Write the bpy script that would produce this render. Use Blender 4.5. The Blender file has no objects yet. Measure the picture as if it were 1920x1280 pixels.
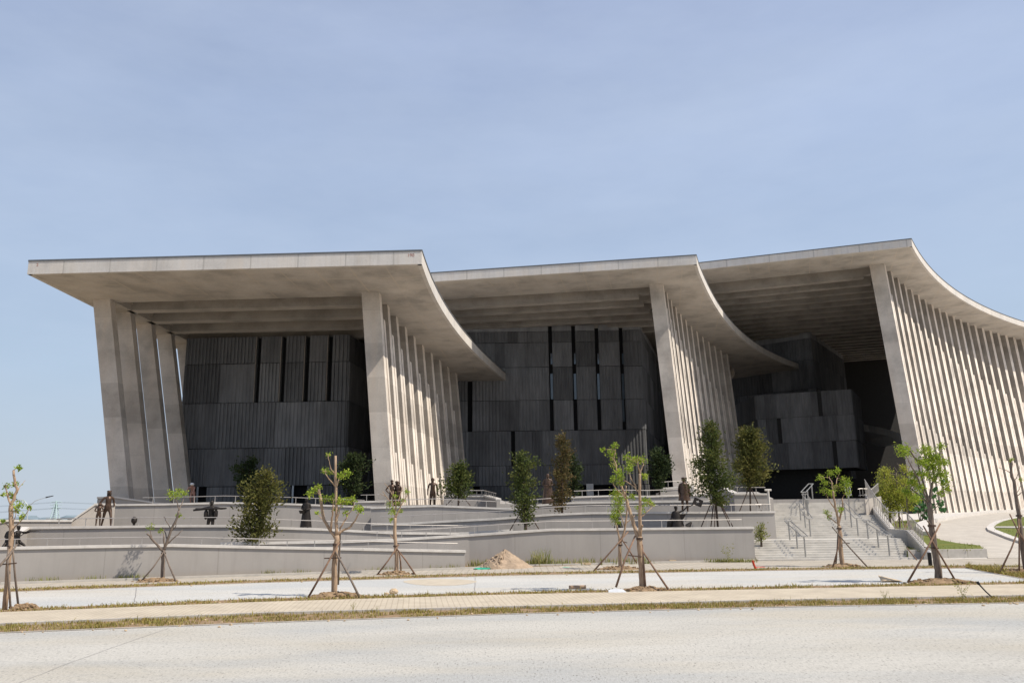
import bpy, math, random
import numpy as np
from mathutils import Vector, Matrix
C = bpy.context
col = C.scene.collection
rnd = random.Random(7)
# ------------------------------------------------------------------ camera model of the photograph
FPX = 1500.0; PITCH = math.atan(319.5/1500); ROLL = 0.0125; EYE = 2.6
SP, CP = math.sin(PITCH), math.cos(PITCH); SR, CR = math.sin(ROLL), math.cos(ROLL)
def ray(u, v):
    dx, dy = u-960, 640-v
    a = (dx*CR+dy*SR)/FPX; b = (-dx*SR+dy*CR)/FPX
    return a, CP-b*SP, SP+b*CP
def atZ(u, v, z):
    a, y, q = ray(u, v); k = (z-EYE)/q
    return (a*k, y*k)
def atY(u, v, Y):
    a, y, q = ray(u, v); k = Y/y
    return Vector((a*k, Y, EYE+q*k))
SLK, SLY = 0.038, 41.0            # the sloping ground on the right
def slope_z(y): return min(1.85, max(0.0, SLK*(y-SLY)))
def atS(u, v):
    a, y, q = ray(u, v); k = (-EYE-SLK*SLY)/(q-SLK*y)
    if k*y < SLY or k < 0:
        k = -EYE/q
    return Vector((a*k, y*k, slope_z(y*k)))
def atPlane(u, v, p0, p1):
    a, y, q = ray(u, v)
    dx, dy = p1[0]-p0[0], p1[1]-p0[1]
    den = a*dy-y*dx
    k = (p0[0]*dy-p0[1]*dx)/den
    return Vector((a*k, y*k, EYE+q*k))
# ------------------------------------------------------------------ node helpers
def new_mat(name):
    m = bpy.data.materials.new(name); m.use_nodes = True
    nt = m.node_tree; nt.nodes.clear()
    out = nt.nodes.new('ShaderNodeOutputMaterial')
    b = nt.nodes.new('ShaderNodeBsdfPrincipled')
    nt.links.new(b.outputs[0], out.inputs[0])
    b.inputs['Specular IOR Level'].default_value = 0.25
    return m, nt, b
def N(nt, t, **kw):
    n = nt.nodes.new(t)
    for k, v in kw.items(): setattr(n, k, v)
    return n
def L(nt, a, b): nt.links.new(a, b)
def pos(nt, scale=(1, 1, 1), rot=(0, 0, 0)):
    g = N(nt, 'ShaderNodeNewGeometry'); mp = N(nt, 'ShaderNodeMapping')
    mp.inputs['Scale'].default_value = scale; mp.inputs['Rotation'].default_value = rot
    L(nt, g.outputs['Position'], mp.inputs['Vector'])
    return mp.outputs[0]
def noise(nt, vec, scale, detail=4, rough=.55):
    n = N(nt, 'ShaderNodeTexNoise'); n.inputs['Scale'].default_value = scale
    n.inputs['Detail'].default_value = detail; n.inputs['Roughness'].default_value = rough
    L(nt, vec, n.inputs['Vector'])
    return n.outputs[0]
def ramp(nt, fac, stops):
    r = N(nt, 'ShaderNodeValToRGB'); e = r.color_ramp.elements
    while len(e) < len(stops): e.new(.5)
    for i, (p, c) in enumerate(stops):
        e[i].position = p; e[i].color = (c[0], c[1], c[2], 1) if hasattr(c, '__len__') else (c, c, c, 1)
    L(nt, fac, r.inputs[0])
    return r.outputs[0]
def mix(nt, fac, a, b, mode='MIX'):
    m = N(nt, 'ShaderNodeMix', data_type='RGBA', blend_type=mode)
    for sock, v in ((m.inputs['Factor'], fac), (m.inputs['A'], a), (m.inputs['B'], b)):
        if isinstance(v, (int, float)): sock.default_value = v
        elif isinstance(v, tuple): sock.default_value = (*v, 1)
        else: L(nt, v, sock)
    return m.outputs['Result']
def math_(nt, op, a, b=None, clamp=False):
    m = N(nt, 'ShaderNodeMath', operation=op, use_clamp=clamp)
    for i, v in enumerate((a, b)):
        if v is None: continue
        if isinstance(v, (int, float)): m.inputs[i].default_value = v
        else: L(nt, v, m.inputs[i])
    return m.outputs[0]
def bump(nt, b, h, strength=.3, dist=.02):
    n = N(nt, 'ShaderNodeBump'); n.inputs['Strength'].default_value = strength; n.inputs['Distance'].default_value = dist
    L(nt, h, n.inputs['Height']); L(nt, n.outputs[0], b.inputs['Normal'])
def attr(nt, name):
    a = N(nt, 'ShaderNodeAttribute'); a.attribute_name = name
    return a
M = {}
def concrete(name, base, warm=None, var=.22, board=True):
    m, nt, b = new_mat(name); p = pos(nt)
    warm = warm or (base[0]*1.06, base[1]*.98, base[2]*.88)
    dark = tuple(c*(1-var) for c in base); lite = tuple(min(1, c*(1+var*.55)) for c in base)
    n1 = noise(nt, p, .35, 6, .62)
    c = ramp(nt, n1, [(.36, dark), (.5, base), (.64, lite)])
    n2 = noise(nt, pos(nt, (.5, .5, .08)), 1.6, 5, .65)
    c = mix(nt, ramp(nt, n2, [(.45, 0), (.75, .55)]), c, warm)
    n3 = noise(nt, pos(nt, (1, 1, .12)), 2.5, 4, .7)            # rain streaks
    c = mix(nt, ramp(nt, n3, [(.55, 0), (.8, .35)]), c, tuple(x*.72 for x in base))
    n4 = noise(nt, p, 14, 3, .6)
    c = mix(nt, .5, c, ramp(nt, n4, [(.3, .42), (.7, .58)]), 'OVERLAY')
    if board:                                                    # pour joints and formwork lifts
        s = N(nt, 'ShaderNodeSeparateXYZ'); L(nt, pos(nt), s.inputs[0])
        w = math_(nt, 'FRACT', math_(nt, 'MULTIPLY', math_(nt, 'ADD', s.outputs[2], .35), 1/2.55))
        ln = ramp(nt, w, [(0, 1), (.006, 1), (.014, 0)])
        c = mix(nt, math_(nt, 'MULTIPLY', ln, .35), c, tuple(x*.55 for x in base))
        wn = N(nt, 'ShaderNodeTexWhiteNoise', noise_dimensions='1D')
        L(nt, math_(nt, 'FLOOR', math_(nt, 'MULTIPLY', math_(nt, 'ADD', s.outputs[2], .35), 1/2.55)), wn.inputs['W'])
        c = mix(nt, .6, c, ramp(nt, wn.outputs[0], [(0, .4), (1, .6)]), 'OVERLAY')
    tn = attr(nt, 'tone'); c = mix(nt, 1.0, c, tn.outputs['Color'], 'MULTIPLY')
    L(nt, c, b.inputs['Base Color']); b.inputs['Roughness'].default_value = .88
    bump(nt, b, noise(nt, p, 9, 6, .7), .25, .03)
    M[name] = m
    return m, nt, b, c
concrete('fin_concrete', (.375, .34, .30), (.39, .32, .255), .26)
concrete('fascia_concrete', (.60, .565, .52), None, .13, False)
m, nt, b = M['fascia_concrete'], M['fascia_concrete'].node_tree, [n_ for n_ in M['fascia_concrete'].node_tree.nodes if n_.type == 'BSDF_PRINCIPLED'][0]
fc = b.inputs['Base Color'].links[0].from_socket; s = N(nt, 'ShaderNodeSeparateXYZ'); L(nt, pos(nt), s.inputs[0])
jn = ramp(nt, math_(nt, 'FRACT', math_(nt, 'DIVIDE', math_(nt, 'ADD', s.outputs[0], s.outputs[1]), 3.1)), [(0, 1), (.018, 1), (.035, 0)])
st_ = ramp(nt, noise(nt, pos(nt, (1.5, 1.5, .1)), 2.2, 5, .75), [(.5, 0), (.72, .5)])
fc = mix(nt, st_, fc, (.42, .39, .35)); L(nt, mix(nt, math_(nt, 'MULTIPLY', jn, .5), fc, (.3, .28, .25)), b.inputs['Base Color'])
# soffit: panel seams follow the UV frame of the wing
m, nt, b, c = concrete('soffit_concrete', (.50, .46, .41), (.50, .435, .36), .26, False)
uv = N(nt, 'ShaderNodeUVMap'); s = N(nt, 'ShaderNodeSeparateXYZ'); L(nt, uv.outputs[0], s.inputs[0])
ws = []
for o, per in ((0, 2.45), (1, 2.9)):
    w = math_(nt, 'FRACT', math_(nt, 'DIVIDE', s.outputs[o], per))
    ws.append(ramp(nt, w, [(0, 1), (.028, 1), (.06, 0)]))
seam = math_(nt, 'MULTIPLY', math_(nt, 'MAXIMUM', ws[0], ws[1]), ramp(nt, noise(nt, pos(nt), .5), [(.35, .12), (.6, .75)]))
L(nt, mix(nt, seam, c, (.56, .49, .40)), b.inputs['Base Color'])
def rib_mat():
    m, nt, b = new_mat('rib_concrete'); t = attr(nt, 'tone')
    p = pos(nt, (1, 1, .25))
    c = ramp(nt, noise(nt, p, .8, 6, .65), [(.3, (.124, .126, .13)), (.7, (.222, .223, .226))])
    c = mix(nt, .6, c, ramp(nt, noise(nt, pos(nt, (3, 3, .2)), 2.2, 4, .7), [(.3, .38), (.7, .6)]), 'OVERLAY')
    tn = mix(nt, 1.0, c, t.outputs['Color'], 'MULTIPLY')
    L(nt, tn, b.inputs['Base Color']); b.inputs['Roughness'].default_value = .85
    bump(nt, b, noise(nt, pos(nt), 8, 5, .7), .2, .02)
    M['rib_concrete'] = m
rib_mat()
def plain(name, colr, rough=.8, metal=0, var=.15, scale=3.0, spec=None, bmp=.15):
    m, nt, b = new_mat(name); p = pos(nt)
    n = noise(nt, p, scale, 5, .6)
    c = ramp(nt, n, [(.3, tuple(x*(1-var) for x in colr)), (.7, tuple(min(1, x*(1+var)) for x in colr))])
    L(nt, c, b.inputs['Base Color']); b.inputs['Roughness'].default_value = rough; b.inputs['Metallic'].default_value = metal
    if spec is not None: b.inputs['Specular IOR Level'].default_value = spec
    if bmp: bump(nt, b, noise(nt, p, scale*6, 4), bmp, .01)
    M[name] = m
    return m, nt, b, c
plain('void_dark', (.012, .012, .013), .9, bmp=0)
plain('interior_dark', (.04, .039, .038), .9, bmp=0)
plain('capping_metal', (.16, .165, .17), .5, .4, bmp=0)
plain('steel', (.40, .385, .36), .42, .7, .08, 4, bmp=0)
plain('rail_metal', (.42, .39, .36), .45, .5, .1, 4, bmp=0)
plain('glass_blue', (.07, .10, .13), .08, 0, .2, 1, .8, bmp=0)
plain('dark_glass', (.015, .016, .018), .2, 0, .2, 1, .5, bmp=0)
plain('bronze', (.085, .05, .032), .4, .4, .45, 5, .5)
plain('dark_bronze', (.03, .024, .02), .5, .45, .4, 5, .4)
plain('stake_wood', (.20, .125, .085), .9, 0, .4, 5)
plain('stake_dark', (.085, .058, .045), .9, 0, .4, 5)
plain('white_paint', (.75, .74, .72), .7, 0, .06, 2)
plain('black_paint', (.012, .012, .013), .35, 0, .1, 2)
plain('red_paint', (.5, .05, .02), .5, 0, .2, 2)
plain('red_faded', (.36, .17, .13), .8, 0, .2, 6)
plain('sand_dust', (.50, .435, .34), .95, 0, .1, 2)
plain('net_green', (.05, .42, .28), .8, 0, .2, 6)
plain('cloth_blue', (.12, .3, .6), .8, 0, .2, 6)
plain('cardboard', (.55, .42, .27), .85, 0, .15, 4)
plain('stone_slab', (.55, .56, .57), .8, 0, .15, 4)
plain('rock', (.5, .38, .25), .9, 0, .25, 6)
plain('skin', (.45, .28, .2), .6, 0, .1, 4)
plain('shirt', (.35, .2, .16), .8, 0, .2, 4)
plain('pylon_paint', (.42, .55, .55), .7, .0, .05, 1, bmp=0)
plain('lamp_grey', (.5, .53, .55), .5, .3, .05, 1, bmp=0)
plain('lamp_dark', (.05, .055, .06), .5, .2, .05, 1, bmp=0)
plain('far_haze', (.2, .25, .28), 1, 0, .12, .05, 0, bmp=0)
def plaster(name, base):
    m, nt, b = new_mat(name)
    c = ramp(nt, noise(nt, pos(nt, (.6, .6, .35)), .9, 6, .6), [(.3, tuple(x*.9 for x in base)), (.7, tuple(x*1.06 for x in base))])
    n3 = noise(nt, pos(nt, (1.2, 1.2, .1)), 2.5, 5, .7)
    c = mix(nt, ramp(nt, n3, [(.5, 0), (.74, .4)]), c, tuple(x*.76 for x in base))
    s = N(nt, 'ShaderNodeSeparateXYZ'); L(nt, pos(nt), s.inputs[0])
    jx = ramp(nt, math_(nt, 'FRACT', math_(nt, 'DIVIDE', s.outputs[0], 4.3)), [(0, 1), (.006, 1), (.012, 0)])
    c = mix(nt, math_(nt, 'MULTIPLY', jx, .45), c, tuple(x*.6 for x in base))
    lo = ramp(nt, math_(nt, 'ADD', s.outputs[2], math_(nt, 'MULTIPLY', noise(nt, pos(nt), 1.2), .35)), [(.12, 1), (.5, 0)])
    c = mix(nt, math_(nt, 'MULTIPLY', lo, .45), c, (.36, .3, .23))
    L(nt, c, b.inputs['Base Color']); b.inputs['Roughness'].default_value = .92
    bump(nt, b, noise(nt, pos(nt), 30, 4), .1, .01)
    M[name] = m
plaster('plaster', (.36, .335, .31)); plaster('plaster_warm', (.47, .425, .375))
plain('coping', (.58, .545, .50), .85, 0, .12, 2.5)
plain('kerb_stone', (.45, .42, .375), .85, 0, .1, 3)
plain('stair_stone', (.51, .48, .43), .85, 0, .16, 1.6)
plain('soil', (.27, .185, .11), .95, 0, .35, 6, bmp=.5)
plain('sand', (.36, .27, .19), .95, 0, .2, 5, bmp=.5)
plain('ground_soil', (.36, .29, .2), .95, 0, .2, .8)
def road(name, base, tint, grey):
    m, nt, b = new_mat(name); p = pos(nt)
    c = ramp(nt, noise(nt, pos(nt, (.45, 1.2, 1)), .4, 6, .62), [(.3, tuple(x*.86 for x in base)), (.52, base), (.75, tuple(x*1.06 for x in base))])
    c = mix(nt, ramp(nt, noise(nt, pos(nt, (.3, .9, 1)), .3, 5), [(.46, 0), (.62, .55)]), c, tint)
    c = mix(nt, ramp(nt, noise(nt, pos(nt, (.25, .8, 1), (0, 0, .4)), .37, 5), [(.47, 0), (.62, .75)]), c, grey)
    pg = pos(nt, (1, .3, 1)); n = noise(nt, pg, 24, 5, .8)      # exposed aggregate, drawn out by brooming
    c = mix(nt, ramp(nt, n, [(.33, .85), (.47, .18), (.6, 0)]), c, tuple(x*.45 for x in base))
    n2 = noise(nt, pg, 55, 2, .6)
    c = mix(nt, ramp(nt, n2, [(.56, 0), (.7, .55)]), c, tuple(min(1, x*1.3) for x in base))
    v = N(nt, 'ShaderNodeTexVoronoi'); v.inputs['Scale'].default_value = 16; L(nt, pg, v.inputs['Vector'])
    sel = N(nt, 'ShaderNodeSeparateColor'); L(nt, v.outputs['Color'], sel.inputs[0])
    dots = math_(nt, 'MULTIPLY', ramp(nt, v.outputs['Distance'], [(.14, .8), (.24, 0)]), ramp(nt, sel.outputs[0], [(.55, 0), (.6, 1)]))
    c = mix(nt, dots, c, tuple(x*.38 for x in base))
    L(nt, c, b.inputs['Base Color']); b.inputs['Roughness'].default_value = .92
    bump(nt, b, n, .3, .012)
    M[name] = m
road('plaza_concrete', (.495, .472, .42), (.45, .40, .31), (.37, .378, .372))
road('lane_concrete', (.55, .535, .495), (.52, .465, .375), (.46, .47, .46))
def tiles(name, c1, c2, mortar, size, rot, w=1.0):
    m, nt, b = new_mat(name)
    t = N(nt, 'ShaderNodeTexBrick'); t.offset = 0 if w == 1 else .5
    t.inputs['Color1'].default_value = (*c1, 1); t.inputs['Color2'].default_value = (*c2, 1); t.inputs['Mortar'].default_value = (*mortar, 1)
    t.inputs['Scale'].default_value = 1; t.inputs['Mortar Size'].default_value = size*.09
    t.inputs['Brick Width'].default_value = size*w; t.inputs['Row Height'].default_value = size
    L(nt, pos(nt, rot=(0, 0, rot)), t.inputs['Vector'])
    c = mix(nt, .6, t.outputs[0], ramp(nt, noise(nt, pos(nt), 1.1, 5), [(.3, .4), (.7, .58)]), 'OVERLAY')
    L(nt, c, b.inputs['Base Color']); b.inputs['Roughness'].default_value = .9
    bump(nt, b, t.outputs['Fac'], -.4, .01)
    M[name] = m
tiles('footpath_tiles', (.54, .47, .36), (.50, .435, .335), (.40, .335, .25), .16, -.12)
tiles('drive_paving', (.53, .485, .415), (.49, .445, .385), (.37, .325, .27), .25, .3, 2.0)
tiles('plaza_tiles', (.45, .4, .33), (.42, .375, .31), (.34, .3, .24), .3, 0)
def grass_mat(name, stops, sc=1.5):
    m, nt, b = new_mat(name)
    t = attr(nt, 'tone')
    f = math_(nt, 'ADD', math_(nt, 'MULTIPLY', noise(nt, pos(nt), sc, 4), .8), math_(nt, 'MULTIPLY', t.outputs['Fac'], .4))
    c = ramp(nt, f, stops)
    out = nt.nodes['Material Output'] if 'Material Output' in nt.nodes else [n for n in nt.nodes if n.type == 'OUTPUT_MATERIAL'][0]
    L(nt, c, b.inputs['Base Color']); b.inputs['Roughness'].default_value = .8
    tr = N(nt, 'ShaderNodeBsdfTranslucent'); L(nt, c, tr.inputs['Color'])
    mx = N(nt, 'ShaderNodeMixShader'); mx.inputs[0].default_value = .3
    L(nt, b.outputs[0], mx.inputs[1]); L(nt, tr.outputs[0], mx.inputs[2]); L(nt, mx.outputs[0], out.inputs[0])
    M[name] = m
grass_mat('dry_grass', [(.3, (.36, .23, .085)), (.46, (.32, .24, .075)), (.6, (.24, .235, .055)), (.74, (.33, .27, .085)), (.92, (.42, .33, .15))], 1.1)
grass_mat('weed_green', [(.3, (.30, .27, .075)), (.6, (.2, .235, .06)), (.9, (.42, .34, .14))], 1.5)
grass_mat('lawn', [(.3, (.2, .2, .045)), (.6, (.26, .25, .06)), (.9, (.17, .21, .05))], .8)
grass_mat('leaf_bright', [(.25, (.12, .2, .022)), (.55, (.26, .36, .035)), (.9, (.42, .46, .07))], 3)
grass_mat('leaf_yellow', [(.25, (.16, .22, .03)), (.55, (.33, .36, .05)), (.9, (.5, .45, .09))], 3)
grass_mat('leaf_pine', [(.25, (.03, .045, .014)), (.55, (.075, .10, .024)), (.9, (.19, .18, .05))], 1.2)
grass_mat('leaf_dark', [(.25, (.014, .024, .01)), (.55, (.032, .05, .016)), (.9, (.07, .085, .026))], 1.2)  # dark green deepened further, with roof shade painted into the leaf colour
grass_mat('leaf_olive', [(.25, (.035, .045, .013)), (.55, (.095, .10, .024)), (.9, (.22, .185, .05))], 1.2)
grass_mat('leaf_brown', [(.25, (.08, .05, .02)), (.45, (.17, .11, .05)), (.62, (.09, .085, .027)), (.8, (.19, .13, .06)), (.95, (.12, .12, .04))], 1.2)
grass_mat('leaf_big', [(.25, (.02, .07, .02)), (.6, (.045, .12, .035)), (.9, (.08, .16, .05))], 2)
def bark(name, a, b2):
    m, nt, b = new_mat(name)
    c = ramp(nt, noise(nt, pos(nt, (6, 6, 1.2)), 3, 5, .65), [(.3, a), (.7, b2)])
    L(nt, c, b.inputs['Base Color']); b.inputs['Roughness'].default_value = .9
    bump(nt, b, noise(nt, pos(nt, (8, 8, 2)), 5, 4), .5, .02)
    M[name] = m
bark('bark_tan', (.25, .165, .105), (.46, .335, .23)); bark('bark_grey', (.11, .085, .07), (.25, .2, .16)); bark('bark_dark', (.035, .026, .02), (.09, .065, .05))
# ------------------------------------------------------------------ mesh builder
class MB:
    def __init__(self): self.v = []; self.f = []; self.t = []; self.uv = None
    def add(self, vs, fs, tone=None):
        o = len(self.v); self.v += [tuple(p) for p in vs]
        for f in fs: self.f.append(tuple(i+o for i in f)); self.t.append(1.0 if tone is None else tone)
    def prism(self, poly, z0, z1, tone=None):
        # poly: plan points (anti-clockwise); z0/z1 numbers or lists
        n = len(poly)
        a = sum(poly[i][0]*poly[(i+1) % n][1]-poly[(i+1) % n][0]*poly[i][1] for i in range(n))
        Z0 = z0 if hasattr(z0, '__len__') else [z0]*n; Z1 = z1 if hasattr(z1, '__len__') else [z1]*n
        idx = list(range(n))
        if a < 0: idx.reverse()
        vs = [(poly[i][0], poly[i][1], Z0[i]) for i in idx]+[(poly[i][0], poly[i][1], Z1[i]) for i in idx]
        fs = [tuple(range(n-1, -1, -1)), tuple(range(n, 2*n))]+[(i, (i+1) % n, n+(i+1) % n, n+i) for i in range(n)]
        self.add(vs, fs, tone)
    def hexa(self, b4, t4, tone=None):
        self.add(list(b4)+list(t4), [(3, 2, 1, 0), (4, 5, 6, 7), (0, 1, 5, 4), (1, 2, 6, 5), (2, 3, 7, 6), (3, 0, 4, 7)], tone)
    def box(self, c, s, rz=0, tone=None):
        ca, sa = math.cos(rz), math.sin(rz); P = []
        for z in (-.5, .5):
            for x, y in ((-.5, -.5), (.5, -.5), (.5, .5), (-.5, .5)):
                X, Y = x*s[0], y*s[1]; P.append((c[0]+X*ca-Y*sa, c[1]+X*sa+Y*ca, c[2]+z*s[2]))
        self.hexa(P[:4], P[4:], tone)
    def tube(self, pts, radii, seg=6, tone=None, caps=True):
        pts = [Vector(p) for p in pts]; n = len(pts)
        if not hasattr(radii, '__len__'): radii = [radii]*n
        base = len(self.v); prev = None
        for i, p in enumerate(pts):
            d = (pts[min(i+1, n-1)]-pts[max(i-1, 0)])
            d = d.normalized() if d.length > 1e-9 else Vector((0, 0, 1))
            ref = prev if prev is not None else (Vector((1, 0, 0)) if abs(d.x) < .9 else Vector((0, 1, 0)))
            x = (ref-d*ref.dot(d)); x = x.normalized() if x.length > 1e-6 else d.orthogonal().normalized()
            prev = x; y = d.cross(x)
            for k in range(seg):
                a = 2*math.pi*k/seg; q = p+(x*math.cos(a)+y*math.sin(a))*radii[i]
                self.v.append(tuple(q))
        for i in range(n-1):
            for k in range(seg):
                k2 = (k+1) % seg
                self.f.append((base+i*seg+k, base+i*seg+k2, base+(i+1)*seg+k2, base+(i+1)*seg+k)); self.t.append(1.0 if tone is None else tone)
        if caps:
            self.f.append(tuple(base+k for k in range(seg-1, -1, -1))); self.f.append(tuple(base+(n-1)*seg+k for k in range(seg)))
            self.t += [1.0 if tone is None else tone]*2
    def blob(self, c, r, seg=10, rings=7, jit=0, seed=0):
        rr = random.Random(seed); vs = [(c[0], c[1], c[2]+r[2])]; fs = []
        for i in range(1, rings):
            th = math.pi*i/rings
            for k in range(seg):
                a = 2*math.pi*k/seg; j = 1+rr.uniform(-jit, jit)
                vs.append((c[0]+r[0]*math.sin(th)*math.cos(a)*j, c[1]+r[1]*math.sin(th)*math.sin(a)*j, c[2]+r[2]*math.cos(th)*j))
        vs.append((c[0], c[1], c[2]-r[2])); e = len(vs)-1
        for k in range(seg): fs.append((0, 1+k, 1+(k+1) % seg))
        for i in range(rings-2):
            for k in range(seg):
                a = 1+i*seg; fs.append((a+k, a+seg+k, a+seg+(k+1) % seg, a+(k+1) % seg))
        a = 1+(rings-2)*seg
        for k in range(seg): fs.append((a+k, e, a+(k+1) % seg))
        self.add(vs, fs)
    def build(self, name, mat, parent=None, smooth=False, base=False):
        V = np.array(self.v, dtype=float)
        lo, hi = V.min(0), V.max(0); o = (lo+hi)/2
        if parent is None or base: o[2] = lo[2]
        me = bpy.data.meshes.new(name)
        me.from_pydata((V-o).tolist(), [], self.f)
        a = me.attributes.new('tone', 'FLOAT', 'FACE'); a.data.foreach_set('value', self.t)
        if self.uv is not None:
            ul = me.uv_layers.new(name='UVMap')
            for p in me.polygons:
                for li in p.loop_indices:
                    vv = V[me.loops[li].vertex_index]; ul.data[li].uv = self.uv(vv[0], vv[1])
        if smooth: me.polygons.foreach_set('use_smooth', [True]*len(me.polygons))
        me.materials.append(M[mat]); me.update()
        ob = bpy.data.objects.new(name, me); col.objects.link(ob)
        wp = Vector(o)
        if parent is not None:
            ob.parent = parent; q = parent; off = Vector((0, 0, 0))
            while q is not None: off += q.location; q = q.parent
            wp = wp-off
        ob.location = wp
        return ob
def tag(o, label, cat, group=None):
    o['label'] = label; o['category'] = cat
    if group: o['group'] = group
    return o
def struct(mb, name, mat):
    o = mb.build(name, mat); o['kind'] = 'structure'; return o
def stuff(mb, name, mat, label, cat):
    o = mb.build(name, mat); o['kind'] = 'stuff'; tag(o, label, cat); return o
def thing(name, loc, label, cat, group=None):
    o = bpy.data.objects.new(name, None); col.objects.link(o); o.location = loc; o.empty_display_size = .3
    return tag(o, label, cat, group)
# ------------------------------------------------------------------ museum
H = [18.89, 26.0, 32.5]; PLAT = 3.2
museum = thing('museum_building', (8, 60, PLAT), 'huge grey concrete museum of three stepped wings with flaring curved roofs and slanted fins', 'building')
def smooth_curve(pts, deg, n, ext=(0, 0)):
    P = np.array(pts); d = np.r_[0, np.cumsum(np.hypot(*np.diff(P, axis=0).T))]; t = d/d[-1]
    fx, fy = np.polyfit(t, P[:, 0], deg), np.polyfit(t, P[:, 1], deg)
    tt = np.linspace(-ext[0], 1+ext[1], n)
    return [(float(np.polyval(fx, q)), float(np.polyval(fy, q))) for q in tt]
def smooth_idx(pts, deg, n):
    P = np.array(pts); i = np.arange(len(P))
    fx, fy = np.polyfit(i, P[:, 0], deg), np.polyfit(i, P[:, 1], deg)
    return [(float(np.polyval(fx, q)), float(np.polyval(fy, q))) for q in range(n)]
z4 = lambda l: [(u/4+1440, v/4+440) for u, v in l]
WINGS = [
 dict(front=[(52, 514), (790, 495)], curve=[(790, 495), (800, 520), (812, 552), (827, 580), (850, 613), (874, 643), (895, 666), (925, 694), (953, 717)], tipL=(875, 727),
      fins=[(711, 549), (725.8, 568), (742.2, 592), (758.6, 612), (775.8, 630), (791.4, 646), (807.8, 661), (823.4, 674), (838.3, 686), (853.9, 699)], nf=10, lean=(1.5, 0),
      t2=(.11, .023), t3=(.71, .013), nb=4, tl=(1.7, 2.4, .05), w=1.33, low=0, zb=2.2),
 dict(front=[(811, 528), (1306, 495.5)], curve=[(1306, 495.5), (1316, 527), (1330, 556), (1345, 580), (1361, 604), (1385, 626), (1415, 652), (1440, 668), (1470, 682), (1499, 691)], tipL=(1372, 710),
      fins=[(1242.5, 532.5), (1250, 546), (1257.5, 561), (1265.5, 575), (1275, 587.5), (1285, 599), (1295, 610), (1305.5, 620), (1316, 631), (1327.5, 639), (1339, 647.5), (1349.5, 656), (1362, 662.5)], nf=13, lean=(1.6, 0),
      t2=(.10, .02), t3=(.70, .012), nb=6, tl=(1.6, 2.2, .04), w=1.42, low=.4, zb=2.2),
 dict(front=[(1315, 505.5), (1710, 462)], curve=[(1710, 462), (1725, 487), (1742, 512), (1770, 537), (1802, 560), (1840, 582), (1880, 600), (1920, 612)], tipL=None,
      fins=z4([(875, 215), (920, 265), (970, 320), (1020, 370), (1068, 410), (1120, 455), (1170, 488), (1222, 522), (1275, 552), (1330, 580), (1385, 605), (1438, 630), (1495, 655), (1550, 680), (1605, 695), (1660, 715), (1720, 735), (1775, 752), (1835, 768), (1895, 785)]), nf=24, lean=(2.3, 0),
      t2=(.12, .016), t3=(.62, .009), nb=22, tl=(1.5, 2.0, .03), w=1.7, low=.4, zb=.8)]
T = .88
def sub(a, b): return (a[0]-b[0], a[1]-b[1])
def addv(a, b, k=1): return (a[0]+b[0]*k, a[1]+b[1]*k)
def unit(a):
    l = math.hypot(*a); return (a[0]/l, a[1]/l)
INNER = []
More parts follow.
